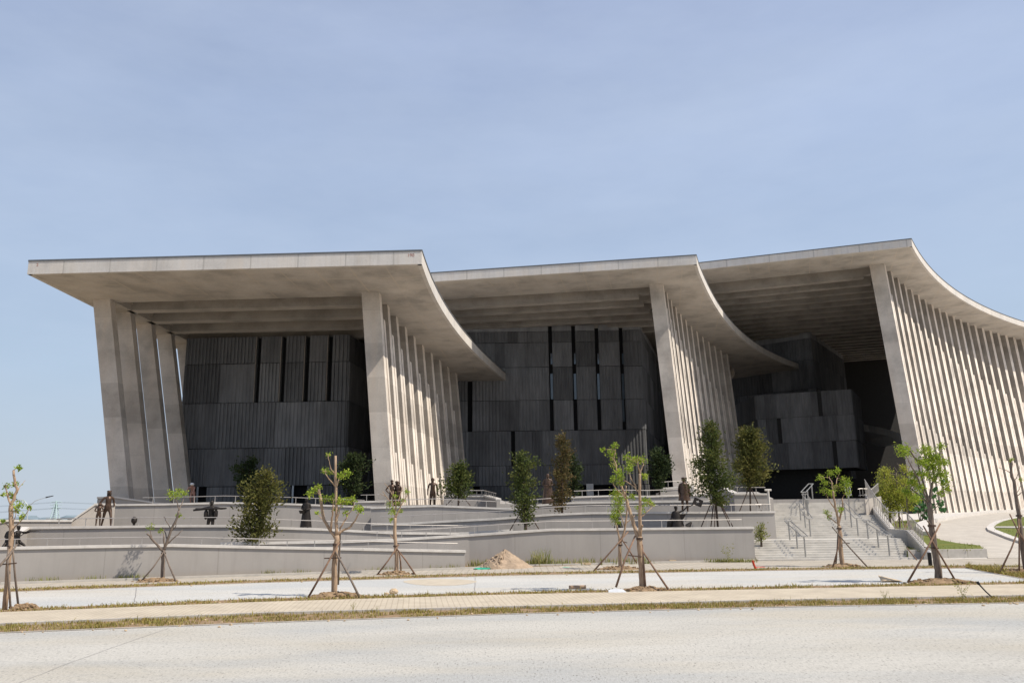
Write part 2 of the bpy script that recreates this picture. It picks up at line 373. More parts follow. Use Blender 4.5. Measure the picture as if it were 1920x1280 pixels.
for wi, W in enumerate(WINGS):
    h = H[wi]
    FL, FR = atZ(*W['front'][0], h), atZ(*W['front'][1], h)
    eu = unit(sub(FR, FL)); ev = (-eu[1], eu[0])
    if wi > 0: FL = addv(FL, eu, -9 if wi == 1 else -14)
    curve = smooth_curve([atZ(u, v, h) for u, v in W['curve']], 3 if wi < 2 else 2, 26 if wi < 2 else 20)
    curve[0] = FR
    if wi == 2:
        d = unit(sub(curve[-1], curve[-2]))
        for k in range(1, 9): curve.append(addv(curve[-1], d, 4))
    fins = smooth_idx([atZ(u, v, h) for u, v in W['fins']], 3 if wi < 2 else 2, W['nf'])
    tans = [unit(sub(fins[min(i+1, len(fins)-1)], fins[max(i-1, 0)])) for i in range(len(fins))]
    inner = [addv(p, (-t[1], t[0]), W['w']) for p, t in zip(fins, tans)]
    inner[0] = addv(fins[0], eu, -W['w'])
    W.update(FL=FL, FR=FR, eu=eu, ev=ev, fp=fins, tn=tans, inner=inner)
    # ---- roof: overhanging ring with a flat soffit
    I0 = addv(inner[0], ev, 1.0)
    tipL = atZ(*W['tipL'], h) if W['tipL'] else addv(curve[-1], unit(sub(inner[-1], curve[-1])), 14)
    inl = smooth_curve([I0]+inner[1:]+([tipL] if wi < 2 else []), 4, len(curve)); inl[0] = I0; inl[-1] = tipL
    mb = MB(); o = np.array(FL)
    mb.uv = lambda x, y, FL=FL, eu=eu, ev=ev: ((x-FL[0])*eu[0]+(y-FL[1])*eu[1], (x-FL[0])*ev[0]+(y-FL[1])*ev[1])
    if wi == 0:
        W['lc'] = []
        for i, (u, v) in enumerate([(174, 562), (215, 580), (255.5, 605), (294, 625), (331, 645), (365, 662)]):
            r_ = ray(u, v); yy = 59.2+4.1*i; W['lc'].append((r_[0]/r_[1]*yy, yy))
        IL0 = (W['lc'][0][0]+1.33, W['lc'][0][1]+1.0)
        BL = (FL[0]-.6, 104); IL1 = (IL0[0]-.3, 104)
        mb.prism([FL, IL0, IL1, BL], h, h+T)
    else:
        IL0 = addv(FL, ev, (I0[0]-FR[0])*ev[0]+(I0[1]-FR[1])*ev[1]); IL1 = addv(IL0, ev, 70); BL = IL1
    mb.prism([FL, FR, I0, IL0], h, h+T)
    for i in range(len(curve)-1):
        mb.prism([curve[i], curve[i+1], inl[i+1], inl[i]], h, h+T)
    roof = mb.build('roof', 'soffit_concrete', museum)
    # fascia facing (lighter cast edge) and metal capping
    fm = MB(); cm = MB()
    edge = ([(FL[0]-.6, 104)] if wi == 0 else [])+[FL]+curve+([tipL] if wi < 2 else [])
    for i in range(len(edge)-1):
        a, b = edge[i], edge[i+1]; d = unit(sub(b, a)); nrm = (d[1], -d[0])
        a2, b2 = addv(a, d, -.02), addv(b, d, .02)
        fm.prism([addv(a2, nrm, .03), addv(b2, nrm, .03), addv(b2, nrm, -.25), addv(a2, nrm, -.25)], h-.012, h+T+.004)
        cm.prism([addv(a2, nrm, .07), addv(b2, nrm, .07), addv(b2, nrm, -.4), addv(a2, nrm, -.4)], h+T+.01, h+T+.12)
    fm.build('fascia', 'fascia_concrete', roof); cm.build('roof_capping', 'capping_metal', roof)
    # ---- ceiling over the coffers
    mb = MB()
    if wi == 0: poly = [IL0, I0]+inl[1:]+[IL1]
    elif wi == 1: poly = [IL0, I0]+inl[1:]+[addv(IL0, ev, 52)]
    else: poly = [IL0, I0]+inl[1:]+[(60, 205), (5, 195)]
    mb.prism(poly, h+1.8, h+2.1)
    for i in range(len(poly)):
        a, b = poly[i], poly[(i+1) % len(poly)]; d = unit(sub(b, a)); n = (-d[1]*.12, d[0]*.12)
        if math.hypot(*sub(b, a)) > .05: mb.prism([addv(a, n), addv(b, n), addv(b, n, -1), addv(a, n, -1)], h+.5, h+1.95)
    mb.build('ceiling', 'soffit_concrete', museum)
    # ---- beams, one for every fin
    for k in range(1, W['nb']+1):
        p = inner[min(k, len(inner)-1)]
        vq = (p[0]-IL0[0])*ev[0]+(p[1]-IL0[1])*ev[1]
        q = addv(IL0, ev, vq)
        if wi == 0: q = (W['lc'][k][0]+1.3, q[1]+ (W['lc'][k][0]+1.3-q[0])*eu[1]/eu[0])
        mb = MB()
        mb.prism([q, p, addv(p, ev, 1.0), addv(q, ev, 1.0)], h, h+1.802)
        if W['low']:
            e = addv(p, eu, -1.6)
            mb.prism([addv(q, ev, .003), addv(e, ev, .003), addv(e, ev, .997), addv(q, ev, .997)], h-W['low'], h+.05)
        mb.uv = lambda x, y: (1.0, 1.0)
        mb.t = [(1.1 if k_ % 6 == 0 else .68) for k_ in range(len(mb.f))]  # undersides lightened, sides darkened: shading painted into the beam tone
        mb.build('ceiling_beam', 'soffit_concrete', museum)
    # ---- fins
    ln = W['lean']
    for i, (p, t) in enumerate(zip(fins, tans)):
        nr = (t[1], -t[0])                      # outward
        zb = W['zb'] if wi < 2 else W['zb']+min(1.0, .03*max(0, p[1]-96))
        top = h+.06; mb = MB(); hh = h-zb
        fr = eu if i == 0 else nr
        def slab(off0, off1, r, wd, zt):
            f = (h-zt)/hh
            def q(z, k, side):
                s = (h-z)/hh
                b = addv(p, t, k); b = addv(b, fr, r-(0 if side else wd))
                return (b[0]+ln[0]*s, b[1]+ln[1]*s, z)
            bl = [q(zb, off0, 0), q(zb, off0, 1), q(zb, off1, 1), q(zb, off1, 0)]
            tl = [q(zt, off0, 0), q(zt, off0, 1), q(zt, off1, 1), q(zt, off1, 0)]
            mb.hexa(bl, tl); mb.t[-3] = 1.85  # outward face lightened in tone, painting in extra sunlit contrast
            if i == 0 and off0 == 0: mb.t[-4] = 1.3
        slab(0, 1.0, 0, W['w'], top)
        f2 = W['t2'][0]+W['t2'][1]*i; f3 = W['t3'][0]+W['t3'][1]*i
        if i < len(fins)-1 or wi == 2:
            e1, e2, o1 = W['tl']
            slab(1.0, e1, o1, .5, h-hh*f2); slab(e1, e2, 2*o1, .5, h-hh*min(.97, f3))
            if i < len(fins)-1:
                sp = math.hypot(*sub(fins[i+1], p)); slab(1.0, sp+.02, -W['w']+.32, .28, h-hh*.66 if wi == 1 and 4 <= i <= 9 else h+.05); mb.t[-3] = 1.0  # added inner infill slab blocks light leaks; some lowered to shape the sun patch
        mb.build('fin', 'fin_concrete', museum)
    if wi == 0:                                  # outward leaning fins of the left flank
        for i in range(5):
            x, y = W['lc'][i]; mb = MB(); sh = 3.1
            q = lambda X, Y, z: (X+sh*(h-z)/(h-2.2), Y, z)
            mb.hexa([q(x, y, 2.2), q(x+1.33, y-.06, 2.2), q(x+1.33, y+.75, 2.2), q(x, y+.75, 2.2)], [q(x, y, h+.06), q(x+1.33, y-.06, h+.06), q(x+1.33, y+.75, h+.06), q(x, y+.75, h+.06)])
            mb.t = [1.0, 1.0, 1.3, 1.6, 1.0, 1.0]; mb.build('fin', 'fin_concrete', museum)  # right faces lightened in tone, painting brightness into their deep shade
# ---- red painted survey numbers on the fascia
def sign_text(txt, p, size, eu, mat, parent, name):
    cu = bpy.data.curves.new(name, 'FONT'); cu.body = txt; cu.size = size; cu.extrude = .004
    to = bpy.data.objects.new(name, cu); col.objects.link(to)
    C.view_layer.update()
    me = bpy.data.meshes.new_from_object(to.evaluated_get(C.evaluated_depsgraph_get()))
    bpy.data.objects.remove(to)
    X = Vector((eu[0], eu[1], 0)); Z = Vector((0, 0, 1)); Y = X.cross(Z)
    mt = Matrix((X, Z, -Y)).transposed()
    vs = [mt @ v.co for v in me.vertices]
    mb = MB(); mb.add([v+Vector(p) for v in vs], [tuple(pl.vertices) for pl in me.polygons])
    return mb.build(name, mat, parent)
W = WINGS[0]; nr = (W['eu'][1], -W['eu'][0])
a = addv(addv(W['FR'], W['eu'], -.95), nr, .036); sign_text('190', (a[0], a[1], H[0]+.52), .32, W['eu'], 'red_faded', museum, 'painted_number')
a = addv(addv(W['FL'], W['eu'], .55), nr, .036); sign_text('2', (a[0], a[1], H[0]+.54), .3, W['eu'], 'red_faded', museum, 'painted_number')
# ---- ribbed dark halls under the roofs
def ribwall(mb, p0, p1, zs, opens, seed, pitch=.42, rowoff=None, bands=(), shear=(0, 0), z_ref=None):
    """p0->p1 seen left to right from outside; rows from top to bottom; opens: (row, u0, u1)"""
    r = random.Random(seed); Lw = math.hypot(p1[0]-p0[0], p1[1]-p0[1]); d = unit(sub(p1, p0)); nrm = (d[1], -d[0])
    for ri in range(len(zs)-1):
        zt, zb = zs[ri]-.03, zs[ri+1]+.03
        cuts = sorted((a, b) for rr, a, b in opens if rr == ri)
        segs = []; u = 0
        for a, b in cuts: segs.append((u, a)); u = b
        segs.append((u, Lw)); ro = (rowoff[ri] if rowoff else 0)
        for s0, s1 in segs:
            u = s0
            while u < s1-1e-6:
                w = r.choice((1.26, 1.68, 2.1, 2.52, 3.36, 4.2)); e = min(s1, u+w)
                if s1-e < .8: e = s1
                tone = r.choice((.74, .82, .9, .97, 1.04, 1.12, 1.24))*r.uniform(.93, 1.07); deep = r.choice((.05, .08, .1, .12)) if r.random() < .86 else .02
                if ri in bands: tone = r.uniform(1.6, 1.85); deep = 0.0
                prof = [(u, ro)]
                if deep:
                    n = max(1, int(round((e-u)/pitch))); st = (e-u)/n
                    for k in range(n):
                        b0 = u+k*st
                        prof += [(b0+st*.1, ro), (b0+st*.2, ro+deep), (b0+st*.62, ro+deep), (b0+st*.72, ro)]
                prof.append((e, ro))
                vs = []
                for uu, dd in prof:
                    q = addv(addv(p0, d, uu), nrm, dd)
                    vs += [(q[0], q[1], zb), (q[0], q[1], zt)]
                mb.add(vs, [(2*i, 2*i+2, 2*i+3, 2*i+1) for i in range(len(prof)-1)], tone)
                # returns at the panel ends and the top/bottom lips
                for uu in (u, e):
                    q0 = addv(addv(p0, d, uu), nrm, ro); q1 = addv(q0, nrm, -.5)
                    mb.add([(q0[0], q0[1], zb), (q1[0], q1[1], zb), (q1[0], q1[1], zt), (q0[0], q0[1], zt)], [(0, 1, 2, 3)], tone)
                for zz in (zb, zt):
                    a0, a1 = addv(addv(p0, d, u), nrm, ro), addv(addv(p0, d, e), nrm, ro)
                    b1, b0 = addv(a1, nrm, -.4), addv(a0, nrm, -.4)
                    mb.add([(*a0, zz), (*a1, zz), (*b1, zz), (*b0, zz)], [(0, 1, 2, 3)], tone)
                u = e
def ucoord(u, v, p0, p1):
    q = atPlane(u, v, p0, p1); return math.hypot(q.x-p0[0], q.y-p0[1])
def zcoord(u, v, p0, p1): return atPlane(u, v, p0, p1).z
# wing 1 hall
p0, p1 = atZ(352, 634, H[0]), atZ(655, 627, H[0])
zs = [H[0]]+[zcoord(352, y, p0, p1) for y in (684, 757, 842, 913)]+[PLAT]
op = []
for x in (484, 531, 575.5, 618.5):
    uu = ucoord(x, 690, p0, p1)
    for rr in (0, 1): op.append((rr, uu-.2, uu+.2))
for xa, xb in ((355, 388), (545, 576)): op.append((4, ucoord(xa, 925, p0, p1), ucoord(xb, 925, p0, p1)))
mb = MB(); ribwall(mb, p0, p1, zs, op, 3, .34, (0, .02, .10, .16, .1))
d = unit(sub(p1, p0)); b1 = addv(p1, (.12, 1), 30); b0 = addv(p0, (-.05, 1), 30)
ribwall(mb, p1, b1, zs, [], 4, .34, (0, .02, .10, .16, .1)); ribwall(mb, b0, p0, zs, [], 5, .34, (0, .02, .1, .16, .1))
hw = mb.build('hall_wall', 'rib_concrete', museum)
mb = MB(); nn = (d[1], -d[0]); mb.prism([addv(p0, nn, -.38), addv(p1, addv((0, 0), nn), -.38), addv(b1, (-.4, 0)), addv(b0, (.4, 0))], PLAT, H[0]-.1)
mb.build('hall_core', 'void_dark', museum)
for x in (371, 549.5):                       # white door posts
    q = atPlane(x, 925, p0, p1); mb = MB(); mb.box((q.x, q.y-.1, PLAT+1.2), (.16, .1, 2.4)); mb.build('door_post', 'lamp_grey', museum)
for x, wd in ((484, .4), (531, .4), (575.5, .4), (618.5, .4)):       # light reveals beside the slit windows
    q = atPlane(x, 690, p0, p1); mb = MB(); mb.box((q.x-.235, q.y-.02, (zs[0]+zs[2])/2), (.05, .3, zs[0]-zs[2]-.1)); mb.build('window_reveal', 'fin_concrete', museum)
# wing 2 hall
q0, q1 = atZ(890, 627, H[1]-1.1), atZ(1200, 607, H[1])
dd = unit(sub(q1, q0)); q0 = addv(q1, dd, -38)
zs = [H[1]]+[zcoord(1100, y, q0, q1) for y in (620, 641, 687, 749, 806, 871, 909)]+[PLAT]
op = []
for x in (1032, 1076, 1120, 1166):
    uu = ucoord(x+1, 700, q0, q1)
    for rr in range(5): op.append((rr, uu-.25, uu+.25))
u1 = ucoord(962, 830, q0, q1); op.append((5, u1-.25, u1+.25))
u1 = ucoord(881, 770, q0, q1); op.append((3, u1-.3, u1+.3)); op.append((4, u1-.3, u1+.3))
op.append((7, ucoord(1084, 918, q0, q1), ucoord(1150, 918, q0, q1))); op.append((7, ucoord(886, 920, q0, q1), ucoord(900, 920, q0, q1)))
mb = MB(); ro = (0, 0, .03, 0, .05, .02, .1, .1); ribwall(mb, q0, q1, zs, op, 11, .42, ro, bands=(0,))
e1 = addv(q1, unit(sub(atZ(1224, 652, H[1]), q1)), 40); ribwall(mb, q1, e1, zs, [], 12, .8, ro, bands=(0,))
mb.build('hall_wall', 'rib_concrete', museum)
e0 = addv(q0, (0, 1), 40); nn = (dd[1], -dd[0])
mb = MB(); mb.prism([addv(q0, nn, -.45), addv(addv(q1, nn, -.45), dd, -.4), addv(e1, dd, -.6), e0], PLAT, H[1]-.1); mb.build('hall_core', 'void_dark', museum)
for x in (1032, 1076, 1120, 1166):
    for ya, yb in ((700, 748), (662, 682), (749, 790)):
        if ya == 749 and x < 1150: continue
        A = atPlane(x+1.2, (ya+yb)/2, q0, q1); za, zb = zcoord(x, yb, q0, q1), zcoord(x, ya, q0, q1)
        mb = MB(); mb.box((A.x+.1, A.y+.16, (za+zb)/2), (.3, .04, zb-za), math.atan2(dd[1], dd[0])); mb.build('slit_glass', 'glass_blue', museum)
A = atPlane(1106, 920, q0, q1); mb = MB(); mb.box((A.x, A.y-.15, PLAT+1.3), (.85, .3, 2.8)); mb.build('door_panel', 'white_paint', museum)
# wing 3: upper hall, projecting cube and gallery slabs
r1 = atZ(1519, 621, H[2]); r0 = addv(r1, unit(sub(r1, atZ(1400, 640, H[2]))), -34); rd = unit(sub(r1, r0))
zs = [H[2], zcoord(1519, 633, r0, r1), zcoord(1525, 673, r0, r1), zcoord(1528, 727, r0, r1), 8]
mb = MB(); ro = (0, .02, .05, .05); ribwall(mb, r0, r1, zs, [], 21, .5, ro, bands=(0,))
s1 = addv(r1, unit(sub(atZ(1580, 664, H[2]), r1)), 26); ribwall(mb, r1, s1, zs, [], 22, .5, ro, bands=(0,))
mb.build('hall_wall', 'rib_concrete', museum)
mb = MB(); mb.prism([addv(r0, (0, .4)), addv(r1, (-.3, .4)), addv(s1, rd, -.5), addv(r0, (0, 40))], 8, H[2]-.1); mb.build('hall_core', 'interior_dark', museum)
Dc = 118.0
c1 = atY(1595, 729, Dc); c0 = atY(1417, 745.6, Dc+5.5); c2 = atY(1618, 876, Dc); 
cz = [c1.z, 0, 0, c2.z]; cz[1] = c1.z+(c2.z-c1.z)*.325; cz[2] = c1.z+(c2.z-c1.z)*.655
c0 = (c0.x, c0.y); c1 = (c1.x, c1.y); cd = unit(sub(c1, c0)); c3 = addv(c1, (.55, 1), 11); c4 = addv(c0, (.0, 1), 16)
op = []
for x, y, rr in ((1537, 755, 0), (1462, 812, 1), (1566, 852, 2)):
    uu = ucoord(x, y, c0, c1); op.append((rr, uu-.3, uu+.3))
mb = MB(); ribwall(mb, c0, c1, cz, op, 31, .42, (0, .03, .0)); ribwall(mb, c1, c3, cz, [], 32, .42, (0, .03, 0)); ribwall(mb, c4, c0, cz, [], 33, .42, (0, .03, 0))
mb.build('projecting_hall', 'rib_concrete', museum)
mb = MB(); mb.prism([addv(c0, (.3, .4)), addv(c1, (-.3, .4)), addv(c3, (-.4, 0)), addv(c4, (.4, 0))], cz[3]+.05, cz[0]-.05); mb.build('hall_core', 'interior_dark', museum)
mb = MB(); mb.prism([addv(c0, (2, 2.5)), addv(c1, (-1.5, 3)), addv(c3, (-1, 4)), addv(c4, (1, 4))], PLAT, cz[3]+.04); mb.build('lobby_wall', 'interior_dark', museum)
mb = MB()
gp = [atY(1345, 782, 136), atY(1417, 785, 136), atY(1560, 786, 138), atY(1628, 797, 136), atY(1662, 804, 132), atY(1700, 816, 126)]
for i in range(len(gp)-1):
    a, b = gp[i], gp[i+1]
    mb.hexa([(a.x, a.y, a.z-1.1), (b.x, b.y, b.z-1.1), (b.x, b.y+9, b.z-1.1), (a.x, a.y+9, a.z-1.1)], [(a.x, a.y, a.z), (b.x, b.y, b.z), (b.x, b.y+9, b.z), (a.x, a.y+9, a.z)])
mb.build('gallery_slab', 'fascia_concrete', museum)
mb = MB(); mb.prism([(28, 158), (118, 176), (118, 177), (28, 159)], PLAT, H[2]+1.85); mb.build('back_wall', 'interior_dark', museum)
mb = MB(); mb.prism([(34, 150), (34.6, 150), (28.6, 159.2), (28, 159)], PLAT, H[2]+1.85); mb.build('back_wall', 'interior_dark', museum)
# platform the museum stands on
mb = MB(); mb.prism([(-27.5, 60), (11, 60), (11, 53.6), (24.0, 53.6), (27, 60), (47, 99), (60, 114), (95, 146), (118, 160), (118, 180), (-27.5, 180)], -.5, PLAT)
mb.build('platform', 'plaster', museum)
# ------------------------------------------------------------------ ground, lanes, strips
def gpt(u, v): return atZ(u, v, 0)
def line(px): return [gpt(u, v) for u, v in px]
def extend(pl, d0, d1):
    a = unit(sub(pl[0], pl[1])); b = unit(sub(pl[-1], pl[-2]))
    return [addv(pl[0], a, d0)]+pl+[addv(pl[-1], b, d1)]
mb = MB(); mb.prism([(-3000, -60), (3000, -60), (3000, 4000), (-3000, 4000)], -1, -.02); struct(mb, 'ground', 'ground_soil')
L0 = extend(line([(0, 1186.5), (480, 1168), (960, 1151), (1440, 1138.5), (1920, 1130)]), 25, 25)
L1 = extend(line([(0, 1173), (480, 1152.5), (960, 1140), (1440, 1128), (1920, 1119)]), 25, 25)
L2 = extend(line([(0, 1151), (480, 1131.5), (960, 1117), (1440, 1107), (1920, 1097.5)]), 25, 25)
L3 = extend(line([(0, 1143), (480, 1122.5), (960, 1110), (1440, 1099.5), (1920, 1090.5)]), 25, 25)
L4 = extend(line([(0, 1110), (480, 1092.5), (960, 1078.5), (1440, 1069.5), (1812, 1065), (1920, 1085)]), 25, 1.0)
L5 = extend(line([(0, 1105), (480, 1088), (960, 1074), (1440, 1066), (1812, 1060.5), (1920, 1071)]), 25, 4)
L6 = extend(line([(0, 1095), (480, 1079.5), (872, 1066.5), (1000, 1061), (1416, 1051.5)]), 25, 0)
def band(a, b, z, name, mat, z0=-.05):
    mb = MB(); mb.prism(list(a)+list(reversed(b)), z0, z); return struct(mb, name, mat)
mb = MB(); mb.prism([(-40, -8), (40, -8)]+list(reversed(L0)), -.05, .0); struct(mb, 'plaza', 'plaza_concrete')
band(L0, L1, .012, 'verge', 'soil'); band(L1, L2, .06, 'footpath', 'footpath_tiles')
band(L2, L3, .014, 'verge', 'soil'); band(L3[:-1], L4, .0, 'lane', 'lane_concrete')
band(L4, L5, .014, 'verge', 'soil')
# kerbs: pale stone edges
def kerb(pl, name, w, z, mat='kerb_stone', off=0):
    mb = MB()
    for i in range(len(pl)-1):
        d = unit(sub(pl[i+1], pl[i])); n = (-d[1], d[0])
        a, b = addv(pl[i], n, off), addv(pl[i+1], n, off)
        mb.prism([a, b, addv(b, n, w), addv(a, n, w)], -.05, z)
    return struct(mb, name, mat)
kerb(L0, 'kerb', .07, .018); kerb(L1, 'kerb', .1, .075, off=-.1); kerb(L4, 'kerb', .06, .016, off=-.06)
front5 = [p for p in L5]
mb = MB(); mb.prism([L5[0]]+L5[1:6]+[gpt(1925, 1062), gpt(1925, 1046), gpt(1690, 1049.5), gpt(1416, 1052.5), gpt(1000, 1062.5), gpt(872, 1068), gpt(480, 1081), gpt(0, 1097), (-45, 27.5)], -.05, .03); struct(mb, 'pavement', 'plaza_tiles')
kerb([gpt(0, 1097), gpt(480, 1081), gpt(872, 1068), gpt(1000, 1062.5), gpt(1416, 1052.5)], 'kerb', .16, .12)
mb = MB(); mb.prism([gpt(-60, 1096), gpt(480, 1079.5), gpt(872, 1066.5), gpt(1416, 1051), (12.3, 44), (-2, 44), (-24, 37)], -.05, .045); struct(mb, 'planting_bed', 'soil')
# patches, joints and stains on the lanes
def sheet(pts, z, name, mat):
    mb = MB(); mb.add([(p[0], p[1], z) for p in pts], [tuple(range(len(pts)))]); 
    return struct(mb, name, mat)
tt = [k/16*2*math.pi for k in range(16)]
sheet([gpt(825+68*math.cos(a)*(1+.1*math.sin(3*a)), 1091-6.5*math.sin(a)) for a in tt], .005, 'sand_stain', 'sand_dust')
def crack(px, w, name='pavement_joint'):
    P = [gpt(u, v) for u, v in px]; rr = random.Random(len(px)); mb = MB()
    Q = []
    for i in range(len(P)-1):
        for k in range(6): Q.append(addv(P[i], sub(P[i+1], P[i]), k/6))
    Q.append(P[-1]); Q = [(x+rr.uniform(-.012, .012), y+rr.uniform(-.02, .02)) for x, y in Q]
    for i in range(len(Q)-1):
        d = unit(sub(Q[i+1], Q[i])); n = (-d[1]*w, d[0]*w)
        mb.add([(*addv(Q[i], n), .0035), (*addv(Q[i], n, -1), .0035), (*addv(Q[i+1], n, -1), .0035), (*addv(Q[i+1], n), .0035)], [(0, 1, 2, 3)])
    struct(mb, name, 'rail_metal')
crack([(30, 1282), (120, 1246), (240, 1203), (315, 1177.5)], .006)
crack([(252, 1128.5), (256, 1101)], .012); crack([(890, 1108), (891, 1081)], .012)
# grass on the verges
def tuft_field(mb, poly0, poly1, n, h0, h1, seed, wid=.012, clump=None):
    r = random.Random(seed)
    ln = [math.hypot(*sub(poly0[i+1], poly0[i])) for i in range(len(poly0)-1)]; tot = sum(ln)
    for _ in range(n):
        s = r.random()*tot; i = 0
        while s > ln[i] and i < len(ln)-1: s -= ln[i]; i += 1
        f = min(1, s/ln[i]); a = addv(poly0[i], sub(poly0[i+1], poly0[i]), f); b = addv(poly1[i], sub(poly1[i+1], poly1[i]), f)
        q = addv(a, sub(b, a), r.uniform(.03, .97))
        if clump and clump(q) < r.random(): continue
        h = r.uniform(h0, h1)*(1.7 if r.random() < .06 else 1); an = r.uniform(0, 6.283); w = wid*r.uniform(.7, 1.5)
        lx, ly = math.cos(an), math.sin(an); b1 = r.uniform(.2, 1.1)*h
        px, py = -ly*w, lx*w; zz = .01; tn = r.random()
        mb.add([(q[0]-px, q[1]-py, zz), (q[0]+px, q[1]+py, zz), (q[0]+lx*b1*.45+px*.7, q[1]+ly*b1*.45+py*.7, zz+h*.65), (q[0]+lx*b1*.45-px*.7, q[1]+ly*b1*.45-py*.7, zz+h*.65), (q[0]+lx*b1, q[1]+ly*b1, zz+h)], [(0, 1, 2, 3), (3, 2, 4)], tn)
def cl(q): return .5+.35*math.sin(q[0]*1.7+math.sin(q[0]*.6)*2)*math.cos(q[1]*2.1+q[0]*.4)+.4*math.sin(q[0]*4.3+3*math.sin(q[1]*3))*math.sin(q[0]*.9+1)
vis = lambda l: l[1:-1]
def pad(l): return extend(l, 5, 5)
mb = MB(); tuft_field(mb, pad(vis(L0)), pad(vis(L1)), 36000, .03, .095, 1, .008, cl); stuff(mb, 'verge_grass', 'dry_grass', 'dry yellow-brown grass strip beside the big foreground slab', 'grass')
mb = MB(); tuft_field(mb, pad(vis(L2)), pad(vis(L3)), 20000, .03, .10, 2, .010, cl); stuff(mb, 'verge_grass', 'dry_grass', 'dry grass strip between the tiled footpath and the concrete lane', 'grass')
mb = MB(); tuft_field(mb, pad(vis(L4)[:5]), pad(vis(L5)[:5]), 13000, .03, .10, 3, .012, cl); tuft_field(mb, L4[5:], L5[5:], 2500, .04, .14, 4, .014); stuff(mb, 'verge_grass', 'dry_grass', 'thin dry grass strip along the far side of the concrete lane', 'grass')
mb = MB(); r = random.Random(77)
for a_, b_ in ((vis(L0), vis(L1)), (vis(L2), vis(L3)), (vis(L4)[:5], vis(L5)[:5])):
    for _ in range(170):
        i = r.randrange(len(a_)-1); f = r.random(); p = addv(a_[i], sub(a_[i+1], a_[i]), f); q_ = addv(b_[i], sub(b_[i+1], b_[i]), f); g_ = addv(p, sub(q_, p), r.uniform(-.35, 1.3)); sz = r.uniform(.008, .035)
        mb.blob((g_[0], g_[1], .01+sz*.3), (sz*1.3, sz, sz*.7), 5, 4, .35, r.random())
stuff(mb, 'gravel', 'rock', 'scattered pebbles and clods along the grass verges', 'gravel')
def weeds(mb, px, D, n, h, seed, spread):
    r = random.Random(seed)
    for _ in range(n):
        a = r.choice(px); x, y = gpt(a[0]+r.gauss(0, spread), a[1]); y += r.uniform(0, .25)
        hh = h*r.uniform(.3, 1.1); an = r.uniform(0, 6.28); b = r.uniform(.1, .6)*hh; w = .012; lx, ly = math.cos(an), math.sin(an)
        mb.add([(x-ly*w, y+lx*w, .03), (x+ly*w, y-lx*w, .03), (x+lx*b*.5+ly*w, y+ly*b*.5-lx*w, .03+hh*.6), (x+lx*b*.5-ly*w, y+ly*b*.5+lx*w, .03+hh*.6), (x+lx*b, y+ly*b, .03+hh)], [(0, 1, 2, 3), (3, 2, 4)], r.random())
mb = MB(); weeds(mb, [(u, 1064-.02*(u-900)) for u in (890, 900, 915, 995, 1005, 1012, 1020, 1030, 1040, 1060, 1080, 1100, 1120, 1150, 1180, 1210)], 40, 650, .4, 5, 9)
weeds(mb, [(u, 1064-.02*(u-900)) for u in (1005, 1015, 1022)], 40, 110, .85, 15, 8)
weeds(mb, [(u, 1055) for u in (1340, 1355, 1368, 1375, 1390, 1400)], 41, 420, .22, 6, 9)
weeds(mb, [(u, 1096-.033*u) for u in (60, 90, 150, 180, 230, 245, 260, 500, 512, 560, 700, 720, 735, 820, 850)], 36, 420, .26, 7, 11)
stuff(mb, 'weeds', 'weed_green', 'straggly green and yellow weeds along the foot of the plaster walls', 'weeds')
def weed_plant(u, v, hpx, seed, label, mat='weed_green'):
    r = random.Random(seed); x, y = gpt(u, v); D = y; h = hpx/FPX*D*1.03
    mb = MB(); root = thing('weed', (x, y, .01), label, 'weed', 'tall weeds on the footpath edge')
    for s in range(4):
        a = r.uniform(0, 6.28); b = r.uniform(.1, .5)*h; P = [Vector((x+math.cos(a)*b*k*k, y+math.sin(a)*b*k*k, .01+h*k*r.uniform(.9, 1))) for k in (0, .3, .6, 1)]
        mb.tube(P, [.006, .005, .004, .002], 4)
        for p in P[1:]:
            for k in range(5): leaf(lm, p+Vector((r.gauss(0, .04), r.gauss(0, .04), r.gauss(0, .03)))*h*2, .05*h*2, r) if False else None
    st = mb.build('stem', mat, root)
    lm2 = MB()
    for _ in range(60):
        k = r.random()**.6; a = r.uniform(0, 6.28); p = Vector((x+math.cos(a)*.35*h*k, y+math.sin(a)*.35*h*k, .02+h*k*r.uniform(.7, 1))); leaf(lm2, p, .09*h, r)
    lm2.build('leaves', mat, root)
def leaf(mb, p, s, r, up=.3):
    d = Vector((r.gauss(0, 1), r.gauss(0, 1), r.gauss(up, .6))).normalized(); n = d.orthogonal().normalized()
    n = (Matrix.Rotation(r.uniform(0, 6.28), 3, d) @ n)*s*.27
    a = Vector(p); m = a+d*s*.5+Vector((0, 0, s*.06)); e = a+d*s
    mb.add([a, m+n, e, m-n], [(0, 1, 2, 3)], r.random())
weed_plant(662, 1147, 16, 1, 'small yellow-green weed at the footpath edge right of the tall sapling')
weed_plant(1806, 1128, 42, 2, 'tallest feathery weed on the footpath edge near the black hose')
weed_plant(1660, 1128, 20, 3, 'weed on the footpath edge left of the tallest one')
weed_plant(1366, 1056, 34, 8, 'leafy weed bush at the foot of the wall left of the stairs')
weed_plant(1012, 1063, 30, 9, 'straggly weed at the wall foot right of the sand heap')
weed_plant(706, 1147, 10, 4, 'tiny weed by the footpath edge')
